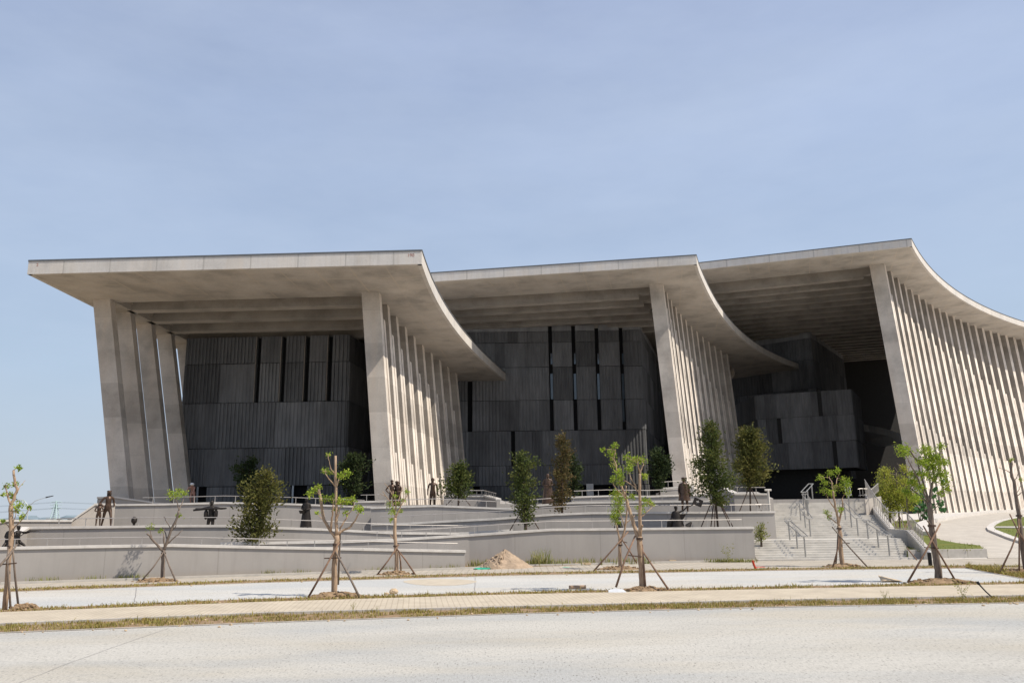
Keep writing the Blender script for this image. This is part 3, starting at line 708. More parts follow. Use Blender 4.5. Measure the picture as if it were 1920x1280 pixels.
# ------------------------------------------------------------------ terrace walls with copings and handrails
def resample(pts, n):
    out = []
    for i in range(len(pts)-1):
        for k in range(n): out.append(tuple(a+(b-a)*k/n for a, b in zip(pts[i], pts[i+1])))
    out.append(pts[-1]); return out
RAILS = 0
def terrace_wall(pts, zb, label, rail=None, floor=0, mat='plaster', thick=.25, post=1.25, name='terrace_wall', drop=.35, group='plastered terrace walls'):
    """pts: (u, v_top, depth) along the coping"""
    P = [atY(u, v, D) for u, v, D in pts]
    root = thing(name, (P[0].x, P[0].y, zb), label, 'wall', group)
    body, cop = MB(), MB(); fl = MB()
    for i in range(len(P)-1):
        a, b = P[i], P[i+1]; d = unit((b.x-a.x, b.y-a.y)); n = (-d[1], d[0])
        A, B = (a.x, a.y), (b.x, b.y)
        body.prism([A, B, addv(B, n, thick), addv(A, n, thick)], zb, [a.z-.11, b.z-.11, b.z-.11, a.z-.11])
        A2, B2 = addv(addv(A, n, -.07), d, -.03), addv(addv(B, n, -.07), d, .03)
        w = thick+.14
        za, zbb = a.z, b.z
        bt = [(*A2, za-.11), (*B2, zbb-.11), (*addv(B2, n, w), zbb-.11), (*addv(A2, n, w), za-.11)]
        tp = [(x, y, z+.11) for x, y, z in bt]
        cop.hexa(bt, tp)
        if floor:
            f = [addv(A, n, thick-.01), addv(B, n, thick-.01), addv(B, n, floor), addv(A, n, floor)]
            fl.prism(f, -.2, [a.z-drop, b.z-drop, b.z-drop, a.z-drop])
    body.build('wall_body', mat, root); cop.build('coping', 'coping', root)
    if floor: struct(fl, 'terrace', 'plaster')
    if rail:
        r0, r1, hz = rail                         # from/to index span in metres along, height
        R = []
        acc = 0; S = [0]
        for i in range(len(P)-1): S.append(S[-1]+(P[i+1]-P[i]).length)
        def along(s):
            i = 0
            while i < len(P)-2 and s > S[i+1]: i += 1
            f = (s-S[i])/(S[i+1]-S[i]); p = P[i].lerp(P[i+1], f); dd = (P[i+1]-P[i]); n = Vector((-dd.y, dd.x, 0)).normalized()
            return p+n*.14
        s0, s1 = S[-1]*r0, S[-1]*r1
        ss = sorted([s0, s1]+[s for s in S if s0 < s < s1])
        mb = MB(); mb.tube([along(s)+Vector((0, 0, hz)) for s in ss], .022, 6)
        ro = mb.build('handrail', 'rail_metal', root)
        k = int((s1-s0)/post)
        for i in range(k+1):
            s = s0+(s1-s0)*(i+.5)/(k+1); p = along(s); mb = MB()
            mb.box((p.x, p.y, p.z+hz/2-.01), (.035, .035, hz), 0); mb.build('rail_post', 'rail_metal', ro)
    return root, P
A0 = gpt(0, 1095); A1 = gpt(873, 1066.5)
def onA(u, off):                                  # depth of the line parallel to the front wall
    d = unit(sub(A1, A0)); n = (-d[1], d[0]); q = atPlane(u, 1020, addv(A0, n, off), addv(A1, n, off)); return q.y
wa = [(-160, 1029.5, onA(-160, 0)), (0, 1025, onA(0, 0)), (160, 1022, onA(160, 0)), (325, 1019.5, onA(325, 0)), (480, 1023, onA(480, 0)), (680, 1027, onA(680, 0)), (872, 1031, onA(872, 0))]
terrace_wall(wa, 0, 'long low front plaster wall on the left, nearest to the lane', (0.02, .985, .3), 2.2, group='plastered terrace walls')
wc = [(415, 1016.5, onA(415, 2.4)), (480, 1016, onA(480, 2.3)), (640, 1013, onA(640, 2.1)), (740, 1009.5, onA(740, 2.0)), (880, 1001, 40.9), (960, 995.5, 41.0), (1035, 990.5, 41.2), (1110, 990, 41.45), (1260, 988.5, 41.8), (1412, 987, 42.1)]
terrace_wall(wc, 0, 'long plaster wall rising behind the sand heap to the foot of the stairs', (.25, .98, .36), 2.4)
wb = [(31, 1001, 37.4), (53, 987, 38.9), (190, 985.5, 39.4), (330, 983.5, 40), (430, 983.5, 40.4), (500, 986.5, 40.9), (605, 990, 41.6), (740, 997, 42.6), (860, 998, 43.6), (960, 992, 44.2)]
terrace_wall(wb, 0, 'second plaster wall on the left with the spread-armed statue standing behind', (.09, .95, .36), 5.5, drop=.9)
wd = [(697, 980.5, 45), (760, 979.5, 45), (830, 975.5, 45.1), (930, 970.5, 45.2), (1035, 962.5, 45.4), (1110, 959.5, 45.6), (1335, 958.5, 46.2), (1452, 957.5, 46.6)]
terrace_wall(wd, 0, 'plaster wall behind the flag statue, ending beside the stairs', (.02, .97, .36), 3.5)
we = [(-70, 990, 41), (-6, 977, 42.5), (12, 973.5, 44.4), (135, 974, 46)]
terrace_wall(we, 0, 'short pale wall at far left under the street lamp', None, 3.0)
wf = [(135, 974, 46.2), (178, 943, 46.6), (216, 943, 47)]
terrace_wall(wf, 0, 'sloping pale flank wall behind the tall statue and its child', None, 0, mat='plaster_warm')
wg = [(215, 944.5, 48.4), (300, 943.5, 48.8), (420, 940.5, 49.3), (545, 943, 49.9), (697, 949, 50.6)]
terrace_wall(wg, 0, 'third plaster wall, half in roof shade behind the spread-armed statue', (.1, .97, .36), 6)
wg2 = [(696, 950, 48.6), (815, 946, 48.9), (930, 951, 49.3), (975, 951.5, 49.4)]
terrace_wall(wg2, 0, 'jutting plaster wall below the bare-chested statue', (.05, .97, .36), 3)
wu = [(985, 947, 50.6), (1070, 941, 51), (1140, 940, 51.3), (1335, 937.5, 52)]
terrace_wall(wu, 0, 'fourth plaster wall behind the soldier statue', (.02, .97, .32), 3)
wu2 = [(1072, 930.5, 54.5), (1140, 928, 54.8), (1215, 929, 55), (1272, 927, 55.2), (1328, 924.5, 55.4)]
terrace_wall(wu2, 0, 'upper plaster wall under the lit patch of the middle hall', (.02, .97, .36), 4)
wu3 = [(1238, 914, 58.5), (1262, 912.5, 58.6), (1300, 910.5, 58.8)]
terrace_wall(wu3, 0, 'topmost short plaster wall at the foot of the middle column', (.02, .97, .4), 1.2)
wu4 = [(832, 928, 56), (909, 928, 56.3), (931, 934, 54)]
terrace_wall(wu4, 0, 'small plaster wall right of the round bushy evergreen', None, 1.2)
wu5 = [(664, 939, 55), (722, 938, 55.2)]
terrace_wall(wu5, 0, 'small plaster wall at the foot of the left column', (.2, .98, .4), 1.2)
ws_ = [(1350, 912, 52.6), (1376, 924, 50.3), (1441, 924.3, 50.3)]
terrace_wall(ws_, 0, 'short plaster wall with open rail at the left top of the stairs', (.2, .97, .36), 2.5)
wk = [(183, 931, 57), (216, 930, 57.3), (320, 945, 58)]
terrace_wall(wk, 0, 'dark sloping wall in shade at the foot of the left fins', None, 1)
# balustrade on the small upper wall
def balustrade(pts, h, label, step=.14, bars=True, r=.012):
    P = [Vector(p) for p in pts]
    root = thing('balustrade', P[0], label, 'railing', 'metal balustrades')
    mb = MB(); mb.tube([p+Vector((0, 0, .08)) for p in P], .016, 5); mb.build('bottom_rail', 'rail_metal', root); mb = MB(); mb.tube([p+Vector((0, 0, h)) for p in P], .028, 6); mb.build('rail', 'rail_metal', root)
    for i in range(len(P)-1):
        k = max(1, int((P[i+1]-P[i]).length/step))
        for j in range(k):
            q = P[i].lerp(P[i+1], (j+.5)/k); mb = MB(); mb.box((q.x, q.y, q.z+h/2), (r*2, r*2, h)); mb.build('bar', 'rail_metal', root)
balustrade([atY(880, 929, 56.1), atY(908, 929, 56.2), atY(930, 935, 54)], .36, 'small pale balustrade with square bars on the wall right of the round evergreen', .32)
balustrade([atY(1417, 957, 46.7), atY(1446, 957, 46.7)], .36, 'short stubby balustrade on the wall end beside the stairs', .16, r=.02)
# ------------------------------------------------------------------ stairs
mb = MB(); SX0 = gpt(1417, 1052); SX1 = gpt(1690, 1049)
y0 = 42.0; n1_, r1_, t1_ = 9, .103, .38
steps = []; z = 0; y = y0
for k in range(9): z += .103; steps.append((y, z)); y += .38
y += 1.2
for k in range(11): z += .112; steps.append((y, z)); y += .36
y += .9
rem = (PLAT-z)/9
for k in range(9): z += rem; steps.append((y, z)); y += .33
YT = y
def sx(Y):                                         # left and right ends of a step at depth Y
    f = (Y-42.0)/(YT-42.0)
    l = 12.3+(14.2-12.3)*min(1, max(0, (f-.35)/.3)) if f > .3 else 12.35
    return l, 20.3+(23.7-20.3)*f
for i, (yy, zz) in enumerate(steps):
    ye = steps[i+1][0] if i+1 < len(steps) else YT+.4
    l, r_ = sx(yy); l2, r2 = sx(ye)
    mb.prism([(l, yy), (r_, yy), (r2, YT+.4), (l, YT+.4)], (steps[i-1][1] if i else -.05)+.0005, zz)
st = mb.build('staircase', 'stair_stone'); tag(st, 'wide pale stone staircase leading up to the dark entrance', 'stairs')
def zst(Y):
    z = 0
    for yy, zz in steps:
        if yy <= Y: z = zz
    return z
def stair_rail(x0, ya, yb, x1, label):
    root = thing('stair_handrail', (x0, ya, zst(ya+.05)), label, 'handrail', 'steel handrails on the stairs')
    posts = []
    for k in range(3):
        f = k/2; Y = ya+.1+(yb-ya-.2)*f; X = x0+(x1-x0)*f; zz = zst(Y); posts.append((X, Y, zz))
        mb = MB(); mb.tube([(X, Y, zz), (X, Y, zz+.96)], .042, 8); mb.build('post', 'steel', root)
    a, b = posts[0], posts[-1]
    for s in (-.16, .16):
        mb = MB(); mb.tube([(a[0]+s, a[1]-.12, a[2]+1.0), (b[0]+s, b[1]+.12, b[2]+1.0)], .026, 7); mb.build('rail', 'steel', root)
    for q, dy in ((a, -.12), (b, .12)): mb = MB(); mb.tube([(q[0]-.16, q[1]+dy, q[2]+1.0), (q[0]+.16, q[1]+dy, q[2]+1.0)], .03, 7); mb.build('end_bar', 'steel', root)
F1 = (42.1, 45.3); F2 = (steps[9][0], steps[19][0]+.3); F3 = (steps[20][0], YT)
for (xa, xb), F, lab in (((14.9, 15.1), (F1[0]+.2, F1[1]), 'steel double handrail on the lowest flight, left side'), ((19.2, 19.4), (F1[0]+.2, F1[1]), 'steel double handrail on the lowest flight, right side'),
    ((16.8, 17.3), (F2[0], F2[1]-.9), 'steel double handrail on the middle flight, left side'), ((19.5, 20.0), (F2[0], F2[1]-.9), 'steel double handrail on the middle flight, right side'),
    ((18.1, 18.7), (F3[0]-1.2, F3[0]+1.0), 'short steel double handrail between the middle and top flights'), ((18.6, 19.9), (F3[0]+.9, F3[1]), 'steel double handrail at the head of the stairs, left of the round-tufted tree'), ((21.3, 22.3), (F3[0]+.4, F3[1]), 'steel double handrail at the head of the stairs, right of the round-tufted tree')):
    stair_rail(xa, F[0], F[1], xb, lab)
mb = MB(); q = atY(1442, 945, 49.6); mb.tube([(q.x, q.y, q.z-1.2), (q.x, q.y, q.z+.85)], .07, 8); mb.tube([(q.x-.2, q.y, q.z+.85), (q.x+.2, q.y, q.z+.85)], .06, 8)
tag(mb.build('post', 'coping'), 'single pale post with a cross cap at the left top of the stairs', 'post')
# right parapet with balustrade
def parapet(pts, hts, label, thick=.35, mat='kerb_stone'):
    mb = MB()
    for i in range(len(pts)-1):
        a, b = pts[i], pts[i+1]; d = unit(sub(b, a)); n = (d[1], -d[0])
        A = addv(a, d, -.01)
        mb.prism([A, b, addv(b, n, thick), addv(A, n, thick)], -.05, [hts[i], hts[i+1], hts[i+1], hts[i]])
    o = mb.build('stair_parapet', mat); tag(o, label, 'parapet'); return o
pp = [(20.5, 41.5), (22.0, 46.2), (21.35, 46.9), (22.0, 50), (23.55, YT+.3)]
ph = [.55, 1.35, 1.4, 2.4, 3.5]
parapet(pp, ph, 'stepped stone parapet along the right edge of the stairs')
balustrade([(p[0]+.1, p[1], h_) for p, h_ in zip(pp, ph)], .95, 'tall metal balustrade with vertical bars along the right edge of the stairs', .42, r=.014)
fw_ = [atY(1626, 935, 52), atY(1650, 930, 52.3), atY(1652, 930, 52.3)]
mb = MB(); a, b = atY(1622, 936, 50.5), atY(1652, 930, 51.5)
mb.prism([(a.x, a.y), (b.x, b.y), (b.x+.05, b.y+.3), (a.x+.05, a.y+.3)], 0, [a.z, b.z, b.z, a.z])
a2, b2 = atY(1652, 935, 51.5), atY(1672, 965, 48)
mb.prism([(b.x, b.y), (b2.x+1, b2.y+4), (b2.x+1.1, b2.y+4.3), (b.x+.05, b.y+.3)], 0, [b.z, b.z-1.5, b.z-1.5, b.z])
tag(mb.build('flank_wall', 'plaster_warm'), 'pale plaster flank wall right of the stair balustrade', 'wall')
balustrade([atY(1610, 931, 53.5), atY(1616, 930, 53.6), atY(1636, 931, 53.6), atY(1648, 920, 55)], .5, 'pale upper balustrade right of the stair top', .16)
# ------------------------------------------------------------------ right side: planter, lawns, driveway
mb = MB(); a, b = gpt(1704, 1048), gpt(1853, 1046); 
for k in range(4):
    f0, f1 = k/4, (k+1)/4-.004; A, B = addv(a, sub(b, a), f0), addv(a, sub(b, a), f1)
    mb.prism([A, B, addv(B, (0, .3)), addv(A, (0, .3))], -.05, .46)
tag(mb.build('planter_wall', 'kerb_stone'), 'low pale stone planter wall right of the stairs', 'planter wall')
def srf(px, lift, name, mat, bot=-.3):
    P = [atS(u, v) for u, v in px]; mb = MB()
    mb.prism([(p.x, p.y) for p in P], bot, [p.z+lift for p in P]); return struct(mb, name, mat)
mb = MB()
far = [(14, 41.05), (100, 41.05), (100, 89.5), (40, 89.5), (22, 60), (21.8, 47)]
mb.prism(far, -.4, [slope_z(p[1])-.02 for p in far]); struct(mb, 'terrain', 'coping')
mb = MB(); mb.prism([(30, 89.4), (140, 89.4), (140, 175), (30, 175)], -.4, 1.82); struct(mb, 'terrain', 'coping')
srf([(1853, 1046), (1925, 1045.5), (2100, 1044), (2100, 956), (1921, 956.5), (1860, 961), (1800, 969), (1750, 977.5), (1728, 990), (1742, 1003), (1765, 1013), (1800, 1020), (1839, 1028)], .02, 'driveway', 'drive_paving')
lp = [(1706, 1047), (1853, 1045), (1838, 1027), (1800, 1020), (1765, 1012.5), (1742, 1003), (1726, 991), (1748, 977), (1725, 974), (1660, 978), (1640, 985), (1668, 1010)]
P = [atS(u, v) for u, v in lp]; mb = MB(); mb.prism([(p.x, p.y+ (.25 if i < 2 else 0)) for i, p in enumerate(P)], -.3, [max(p.z, .38)+.03 if i not in (1,) else .40 for i, p in enumerate(P)]); struct(mb, 'lawn', 'lawn')
isl = [(1857, 991), (1863, 985), (1875, 979.5), (1895, 974.5), (1925, 969), (2000, 962), (2000, 1030), (1925, 1020), (1897, 1011), (1872, 1001), (1860, 996)]
srf(isl, .14, 'lawn', 'lawn')
K = [atS(u, v) for u, v in isl]; K = K[5::-1][::-1]
def kerb_line(px, w, lift, name='kerb', mat='white_paint', dz=0):
    P = [atS(u, v) for u, v in px]; mb = MB()
    for i in range(len(P)-1):
        d = unit((P[i+1].x-P[i].x, P[i+1].y-P[i].y)); n = (-d[1]*w/2, d[0]*w/2)
        A, B = (P[i].x, P[i].y), (P[i+1].x, P[i+1].y)
        q = [addv(A, n), addv(B, n), addv(B, n, -1), addv(A, n, -1)]; z = [P[i].z+lift, P[i+1].z+lift, P[i+1].z+lift, P[i].z+lift]
        mb.prism(q, -.3, z)
    struct(mb, name, mat)
kerb_line(isl[6:]+isl[:6], .5, .16, mat='coping')
kerb_line([(1744, 1004), (1728, 993), (1730, 986), (1750, 978), (1800, 968.5), (1860, 960.5), (1922, 956), (2000, 952)], .8, .3, mat='coping')
srf([(1866, 993), (1868, 991), (1925, 991), (1925, 994)], .2, 'lawn_path', 'kerb_stone')
# lawn grass
mb = MB(); r = random.Random(9)
def in_poly(x, y, poly):
    c = False; j = len(poly)-1
    for i in range(len(poly)):
        if (poly[i][1] > y) != (poly[j][1] > y) and x < (poly[j][0]-poly[i][0])*(y-poly[i][1])/(poly[j][1]-poly[i][1]+1e-9)+poly[i][0]: c = not c
        j = i
    return c
PL = [(p.x, p.y) for p in P]; PI_ = [(p.x, p.y) for p in [atS(u, v) for u, v in isl]]
for PP, n, lf in ((PL, 9000, .03), (PI_, 5000, .13)):
    xs = [p[0] for p in PP]; ys = [p[1] for p in PP]
    for _ in range(n):
        x, y = r.uniform(min(xs), max(xs)), r.uniform(min(ys), max(ys))
        if not in_poly(x, y, PP): continue
        z = max(slope_z(y), .38 if PP is PL else 0)+lf; h = r.uniform(.05, .13); an = r.uniform(0, 6.28); w = .025; lx, ly = math.cos(an), math.sin(an)
        mb.add([(x-ly*w, y+lx*w, z-.02), (x+ly*w, y-lx*w, z-.02), (x+lx*h*.6, y+ly*h*.6, z+h)], [(0, 1, 2)], r.random())
stuff(mb, 'lawn_grass', 'lawn', 'green grass on the lawn and the round island by the driveway', 'grass')
# ------------------------------------------------------------------ saplings
def P3(u, v, D, dy=0): 
    p = atY(u, v, D); return Vector((p.x, p.y+dy, p.z)) if dy == 0 else atY(u, v, D+dy)
def sapling(base, limbs, leaves, stakes, bars, label, bark_='bark_tan', leafm='leaf_bright', name='young_tree', mound=True, depth=None, group='staked young trees', lsize=.08, dens=1.0, seed=0, ground=None):
    r = random.Random(seed*31+5); g = gpt(*base); D = depth or g[1]; zb = ground if ground is not None else .0
    k = D/FPX*1.02
    root = thing(name, (atY(base[0], base[1], D).x, D, zb), label, 'tree', group)
    tr = MB()
    for i, (pts, w0, w1) in enumerate(limbs):
        P = []; n = len(pts); dd = 0 if i == 0 else r.uniform(-.5, .5)
        for j, (u, v) in enumerate(pts):
            P.append(atY(u, v, D+dd*(j/(max(1, n-1)))))
        if i == 0: P[0].z = zb-.05
        Q = [P[0]]
        for j in range(n-1):
            for s in (.33, .66, 1): 
                q = P[j].lerp(P[j+1], s)
                if s < 1: q += Vector((r.gauss(0, .012), r.gauss(0, .012), 0))*min(1, D/30)
                Q.append(q)
        m = len(Q); tr.tube(Q, [(w0+(w1-w0)*j/(m-1))*k/2*(1+r.uniform(-.06, .06)) for j in range(m)], 7)
    allp = [p for pts, _, _ in limbs for p in pts]
    for u, v, rp in leaves:                              # twigs carrying the leaf tufts
        c = atY(u, v, D)
        near = sorted(allp, key=lambda p: (p[0]-u)**2+(p[1]-v-4)**2)[:1]
        for p in near:
            a = atY(p[0], p[1], D); tr.tube([a, a.lerp(c, .5)+Vector((r.gauss(0, .03), r.gauss(0, .05), .03)), c], [.012, .009, .004], 4, caps=False)
        for _ in range(5):
            d = Vector((r.gauss(0, 1), r.gauss(0, 1), r.gauss(.4, .8))).normalized()*rp*k*r.uniform(.6, 1.2); tr.tube([c, c+d*.5+Vector((0, 0, .02)), c+d], [.006, .005, .002], 3, caps=False)
    tr.build('trunk', bark_, root, smooth=True)
    cr = MB()
    for u, v, rp in leaves:
        c = atY(u, v, D+r.uniform(-.35, .35)); R = rp*k
        n = int((34+900*R*R*2.8)*dens)
        for _ in range(min(n, 520)):
            q = Vector((r.gauss(0, .5), r.gauss(0, .5), r.gauss(0, .45)))*R
            leaf(cr, c+q, lsize*r.uniform(.6, 1.25), r, .5)
    if leaves: cr.build('crown', leafm, root)
    for (a, b, dy) in stakes:
        A = atY(a[0], a[1], D-.06 if dy < 0 else D+.06); B = atY(b[0], b[1], D+dy); B.z = max(B.z, zb-.02) if ground is None else B.z
        mb = MB(); mid = A.lerp(B, .5)+Vector((r.gauss(0, .02), r.gauss(0, .02), r.gauss(0, .015))); mb.tube([A, mid, B], [.028, .032, .036], 6); mb.build('support_stake', 'stake_wood' if r.random() < .6 else 'bark_grey', root, smooth=True)
    if stakes:
        a = stakes[0][0]; z_ = atY(a[0], a[1], D).z
        xs = [atY(p[0], p[1], D) for p in limbs[0][0]]; lo_ = max([p for p in xs if p.z <= z_+.01] or [xs[0]], key=lambda p: p.z); hi_ = min([p for p in xs if p.z > z_] or [xs[-1]], key=lambda p: p.z)
        f = (z_-lo_.z)/max(.01, hi_.z-lo_.z); c_ = lo_.lerp(hi_, min(1, max(0, f))); rr_ = limbs[0][1]*k/2*1.06
        mb = MB(); mb.tube([c_-Vector((0, 0, .11)), c_-Vector((0, 0, .04))], [rr_, rr_], 9); mb.build('tie', 'stake_dark', root)
    for a, b in bars:
        mb = MB(); mb.tube([atY(a[0], a[1], D-.1), atY(b[0], b[1], D-.1)], .022, 6); mb.build('tie_bar', 'stake_dark', root)
    return root
def soil_mound(u, v, wpx, seed, label):
    r = random.Random(seed); g = gpt(u, v); D = g[1]; W = wpx/FPX*D*.5; mb = MB()
    n, m = 26, 7; vs = [(g[0], g[1], .16)]; fs = []
    for i in range(1, m+1):
        for k in range(n):
            a = 2*math.pi*k/n; f = i/m; rad = W*f*(1+.12*math.sin(3*a+seed))
            z = .2*(1-f*f)**1.0*(.55+.45*r.random()) if i < m else -.02
            vs.append((g[0]+rad*math.cos(a), g[1]+rad*.5*math.sin(a), z))
    for k in range(n): fs.append((0, 1+k, 1+(k+1) % n))
    for i in range(m-1):
        for k in range(n): a = 1+i*n; fs.append((a+k, a+n+k, a+n+(k+1) % n, a+(k+1) % n))
    mb.add(vs, fs)
    for _ in range(70):
        a = r.uniform(0, 6.28); f = math.sqrt(r.random()); s = r.uniform(.015, .06)
        mb.blob((g[0]+W*f*math.cos(a), g[1]+W*.5*f*math.sin(a), .15*(1-f*f)+s*.3), (s*1.3, s, s*.8), 5, 4, .3, r.random())
    tag(mb.build('soil_mound', 'soil'), label, 'soil', 'soil mounds around the young trees')
sapling((14, 1143), [([(9, 1143), (15, 1067), (21.5, 1000), (21, 960), (21, 947)], 9, 7.5), ([(21, 947), (27, 930), (32, 919), (28, 907), (25.5, 881)], 6, 4), ([(21, 947), (15, 931), (11.5, 917)], 4, 2.5), ([(25, 992), (41, 974), (54, 955)], 2.2, 1.2), ([(18, 988), (5, 977), (-4, 974)], 2, 1.2), ([(24, 985), (30, 960)], 2, 1), ([(33, 922), (40, 908), (48, 900)], 1.2, .7), ([(11.5, 917), (11, 908)], 2, 1)],
 [(36, 878, 5), (29, 909, 6), (12, 912, 6), (7, 928, 4), (19, 927, 5), (24, 933, 4), (36, 947, 9), (29, 958, 6), (41, 969, 5), (4, 977, 4), (55, 952, 4)],
 [((32, 1020), (-4, 1064), -.8), ((15, 1025), (20, 1146), -.1), ((24, 1030), (34, 1132), .5)], [((-2, 1058), (31, 1055))], 'leaning tan young tree at the left edge of the photo with sparse leaves', seed=1)
soil_mound(45, 1143, 65, 1, 'stony soil mound at the leaning tree on the left edge')
sapling((304, 1090), [([(303.5, 1090), (305.5, 1060), (307, 1033)], 8, 6.5), ([(307, 1033), (315, 1009), (321, 992), (332, 970), (335, 957)], 5.5, 3.5), ([(335, 957), (333, 945), (330, 934)], 2.2, 1.2), ([(335, 957), (341, 944), (344, 936)], 2.2, 1.2), ([(306, 1033), (290, 1016), (281, 1004), (276, 1000)], 4.5, 2.5), ([(308, 1030), (307.5, 1002)], 3.2, 2.8), ([(314, 1012), (308, 994), (304, 988)], 2.4, 1), ([(321, 992), (312, 977), (307, 968)], 2, 1), ([(312, 1020), (328, 1006), (342, 993)], 3, 1.2), ([(286, 1012), (282, 996)], 2, 1.5), ([(318, 1000), (330, 985), (333, 966)], 2, 1)],
 [(328, 928, 10), (345, 926, 7), (319, 926, 6), (336, 967, 5), (282, 989, 6), (301, 995, 4), (337, 920, 6)], [((309, 1031), (262, 1092), -.5), ((306, 1031), (331, 1092), -.4)], [], 'small forked young tree with bare twigs in front of the low left wall', 'bark_grey', seed=2)
soil_mound(293, 1091, 85, 2, 'reddish soil mound under the small forked tree by the low left wall')
sapling((628, 1118), [([(627.5, 1118), (627, 1080), (629, 1030), (631, 1003)], 11, 9), ([(631, 1003), (630.7, 967), (630, 915), (629, 854)], 6, 4.2), ([(629, 1008), (617, 990), (607.6, 975), (602, 942), (599, 925), (596, 915)], 6, 4.5), ([(620, 995), (622, 975), (624, 962), (624.6, 946)], 4, 3), ([(634, 1001), (644, 993), (655, 989), (665, 977), (673, 961)], 5, 2.5), ([(637, 990), (650, 971), (663, 949)], 3, 1.5), ([(632, 972), (636, 958), (640, 946)], 2, 1.2), ([(629, 912), (620, 901), (611, 889)], 2.6, 1.5), ([(629, 888), (618, 877)], 1.8, 1), ([(629, 890), (620, 876), (615, 858)], 2, 1), ([(631, 912), (636, 897)], 3, 2), ([(603, 972), (596, 964)], 1.5, .8)],
 [(616, 853, 5), (609, 884, 7), (620, 886, 5), (640, 893, 8), (652, 887, 7), (588, 920, 8), (597, 913, 6), (580, 927, 6), (610, 935, 8), (624, 935, 8), (637, 940, 9), (648, 941, 8), (661, 938, 7), (672, 952, 7), (676, 957, 6), (649, 962, 5), (594, 963, 3), (630, 955, 5)],
 [((636, 1016), (577, 1121), -.5), ((627, 1030), (676, 1125), -.7), ((638, 990), (634, 1095), .7)], [((608, 1046), (640, 1045))], 'tallest young tree left of centre with many upright limbs and tufts of leaves', seed=3)
soil_mound(632, 1119, 105, 3, 'grey soil mound under the many-limbed young tree left of centre')
sapling((744, 1077), [([(744, 1077), (743.5, 1050), (742, 1024), (740, 995), (741, 970)], 8, 5.5), ([(741, 970), (738, 957), (736, 940), (737, 920)], 3, 1.5), ([(742, 970), (746, 960), (751, 948), (757, 938), (764, 927)], 3.5, 1.5), ([(741, 965), (742, 945), (740, 930)], 2.4, 1.2), ([(733, 942), (725, 931), (717, 921)], 1.8, 1), ([(742, 958), (750, 930), (755, 912)], 1.8, .8), ([(737, 930), (728, 913), (720, 905)], 1.4, .7), ([(724, 930), (712, 925)], 1.2, .7), ([(740, 1012), (731, 1002)], 2, 1)],
 [(730, 946, 6), (735, 958, 7), (763, 922, 5), (746, 945, 5), (733, 974, 4), (741, 930, 5), (756, 938, 4), (752, 958, 4)], [((748, 1020), (705, 1080), -.4), ((744, 1028), (780, 1080), -.4), ((748, 1032), (752, 1075), .5)], [], 'slim young tree with wispy twigs before the left column', seed=4)
soil_mound(742, 1078, 70, 4, 'soil mound under the slim wispy tree before the left column')
sapling((1162, 1068), [([(1163, 1068), (1162, 1040), (1163, 1018)], 7.5, 6), ([(1163, 1018), (1160, 1003), (1154, 978)], 4.5, 2.5), ([(1163, 1018), (1170, 998), (1175, 965), (1176, 950)], 4.5, 2.5), ([(1172, 990), (1166, 970), (1160, 955)], 2.4, 1.2), ([(1160, 1000), (1155, 992)], 2, 1), ([(1174, 980), (1184, 972), (1190, 966)], 2.2, 1.5)],
 [(1157, 930, 12), (1158, 945, 11), (1156, 960, 12), (1154, 976, 9), (1163, 938, 9), (1164, 955, 7), (1150, 968, 7)], [((1178, 996), (1113, 1070), -.6), ((1167, 1012), (1194, 1055), -.3)], [((1170, 1015), (1176, 1017))], 'rear young tree with dense leafy left side, behind the bright two-limbed one', dens=1.1, seed=5)
soil_mound(1162, 1068, 90, 5, 'low soil mound at the rear leafy tree right of the sand heap')
sapling((1204, 1108), [([(1204.5, 1108), (1203, 1075), (1201, 1035), (1199, 1005)], 11.5, 10), ([(1197, 1012), (1192, 995), (1187, 977), (1180, 955), (1174, 935)], 8, 5.5), ([(1174, 935), (1167, 917), (1162, 903), (1160, 890)], 4.5, 3), ([(1160, 895), (1156, 880), (1152, 863), (1153, 843)], 3.2, 2), ([(1199.5, 1008), (1199.6, 960), (1199, 923), (1199.6, 888)], 7, 4.5), ([(1199.6, 888), (1203, 879), (1207, 871)], 3, 1.8), ([(1199, 886), (1196, 869)], 2.4, 1.5), ([(1198, 922), (1184, 908), (1170, 900)], 2.6, 1.8), ([(1193, 912), (1183, 897), (1178, 885)], 2.4, 1.5), ([(1175, 935), (1162, 922), (1150, 908)], 2.4, 1.4), ([(1203, 968), (1213, 959), (1223, 950)], 2.6, 1), ([(1201, 993), (1204, 984)], 4, 3.5), ([(1174, 932), (1174, 910)], 3, 2)],
 [(1153, 835, 6), (1146, 848, 7), (1149, 858, 7), (1130, 843, 4), (1152, 872, 7), (1159, 886, 8), (1163, 893, 8), (1151, 900, 7), (1175, 858, 7), (1184, 870, 9), (1190, 862, 7), (1205, 863, 8), (1196, 860, 6), (1209, 893, 7), (1180, 880, 8), (1184, 932, 7), (1154, 926, 7), (1200, 955, 9), (1214, 942, 8), (1222, 946, 5), (1165, 905, 6), (1207, 938, 5)],
 [((1191, 1004), (1155, 1100), -.5), ((1206, 1034), (1253, 1104), -.6), ((1204, 1020), (1211, 1111), -.12)], [((1175, 1040), (1203, 1043))], 'bright leafy young tree with two thick limbs right of centre', dens=1.15, seed=6)
soil_mound(1208, 1109, 95, 6, 'soil mound with clods under the bright two-limbed tree')
